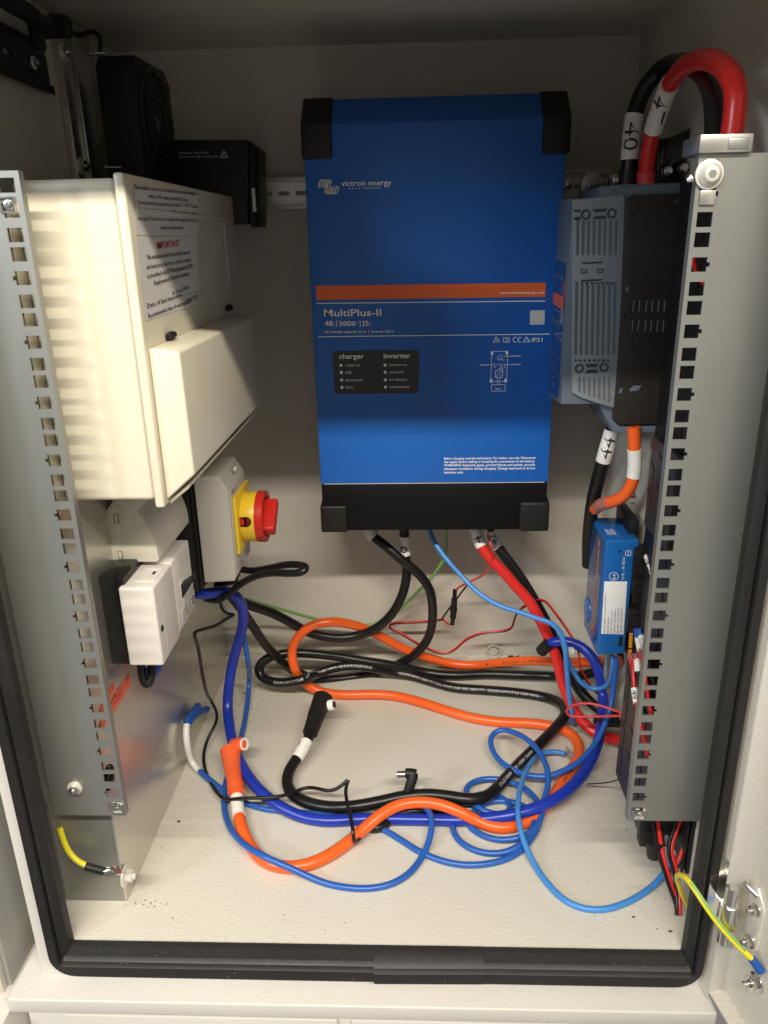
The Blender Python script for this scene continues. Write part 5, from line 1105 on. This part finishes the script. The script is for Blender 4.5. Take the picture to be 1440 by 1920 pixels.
bm = B(); tube(bm, Path([P(*q) for q in [(194, 1633, .556), (203, 1629, .558), (213, 1629, .560)]]), .0032, n=12, r2=.0020, flat=.5); c = P(216, 1632, .560); ring(bm, c, c+Vector((.0012, .0006, .0012)), .0062, .0034, 24); obj('ring_lug', bm, M['steel'], t)
g = Path([P(x-.5, y+2, d-.001) for x, y, d in [(117, 1568, .566), (123, 1588, .563), (135, 1606, .560), (150, 1618, .558), (162, 1624, .556)]]); bm = B(); tube(bm, g, .0018, n=8); obj('green_stripe', bm, M['cab_ygreen'], t)
# dark blue and black stub under the switch
cable('switch_tail', 'dark blue cable tail poking out under the white switch', 'cable', [(296, 1240, .66), (289, 1255, .655), (283, 1262, .655), (277, 1262, .66)], .0068, 'cab_blue')
cable('switch_tail', 'black cable tail looped under the white switch, left of the blue one', 'cable', [(264, 1240, .645), (265, 1262, .64), (271, 1284, .64), (280, 1286, .64), (285, 1268, .645), (284, 1240, .65)], .0040, 'cab_black')
cable('hidden_loop', 'black cable loop seen through the lowest holes of the left strip', 'cable', [(203, 1480, .562), (200, 1460, .562), (201, 1440, .562), (207, 1432, .564), (211, 1445, .564), (208, 1475, .564)], .0022, 'cab_black')
# cable ties
cable('cable_tie', 'cut black cable tie on the floor at the back, right of the round knock-out', 'cable tie', [(912, 1246, .972), (935, 1240, .968), (955, 1236, .965), (973, 1230, .960)], .0012, 'black_plastic')
bm = B(); c = P(958, 1234, .963); box(bm, c-Vector((.004, .003, .003)), c+Vector((.004, .003, .003)), .0008); tag(obj('cable_tie', bm, M['black_plastic']), 'small square head of a black cable tie lying at the back edge', 'cable tie')
cable('cut_wire', 'stiff bare wire end sticking out of the slotted duct over the floor', 'wire', [(1101, 1470, .012), (1122, 1469, .018), (1140, 1467, .024), (1152, 1464, .70), (1170, 1457, .68), (1192, 1448, .66)], .0008, 'blackmetal')
cable('cable_stub', 'black cable end behind the thick red cable at the duct', 'cable', [(1118, 1352, .82), (1140, 1356, .80), (1180, 1358, .78)], .0050, 'cab_black')
# grey terminal rail under the control box
bm = B(); a = at(1140, 1245, 'y', .84); box(bm, (.236, .845, -.60), (.250, .858, -.478), .001); o = obj('zinc_bracket', bm, M['galv_bright']); tag(o, 'small zinc bracket on the right wall under the blue control box', 'bracket')
# crumbs of dirt on the cabinet floor
bm = B()
for k in range(60):
    if k < 16: x, y, s = random.gauss(275, 26), random.gauss(1693, 6), random.uniform(.0003, .0008)
    elif k < 38: x, y, s = random.uniform(420, 500), random.uniform(1250, 1330), random.uniform(.0003, .0010)
    else: x, y, s = random.uniform(160, 1280), random.uniform(1560, 1755), random.uniform(.0002, .0006)
    c = P(x, y, .0003); a = random.random()*3; u_ = Vector((math.cos(a), math.sin(a), 0)); v_ = Vector((-u_.y, u_.x, 0))
    prism(bm, [c+u_*s*1.8, c+v_*s*.7, c-u_*s*1.5, c-v_*s*.6], (0, 0, s*.5))
for x, y, s in ((1257, 1747, .0018), (1188, 1720, .0016), (335, 1541, .0022), (458, 1300, .0016), (1232, 1742, .0009), (1175, 1555, .0010)):
    c = P(x, y, .0003); prism(bm, [c+Vector((s, 0, 0)), c+Vector((.3*s, .6*s, 0)), c+Vector((-s, .3*s, 0)), c+Vector((-.5*s, -.5*s, 0))], (0, 0, s*.5))
o = obj('dirt_crumbs', bm, M['debris']); tag(o, 'tiny dark crumbs of dirt scattered over the cream cabinet floor', 'dirt'); o['kind'] = 'stuff'

# dust caught on the rubber seal
bm = B()
for k in range(24):
    x = random.uniform(-.31, .235); t_ = random.choice((.08, .2, .3, .62, .8, .5)); z = IN[2]+(OU[2]-IN[2])*t_; y = .5085 if t_ > .55 else .5182-.008*t_
    sz = random.uniform(.0002, .0006); c = Vector((x, y-.0006, z+.0003)); prism(bm, [c+Vector((sz, 0, 0)), c+Vector((0, 0, sz*.7)), c-Vector((sz*.8, 0, 0)), c-Vector((0, 0, sz*.5))], (0, .0004, 0))
o = obj('seal_dust', bm, M['pale_dust']); tag(o, 'pale specks of dust sitting on the black rubber seal along the bottom', 'dust'); o['kind'] = 'stuff'
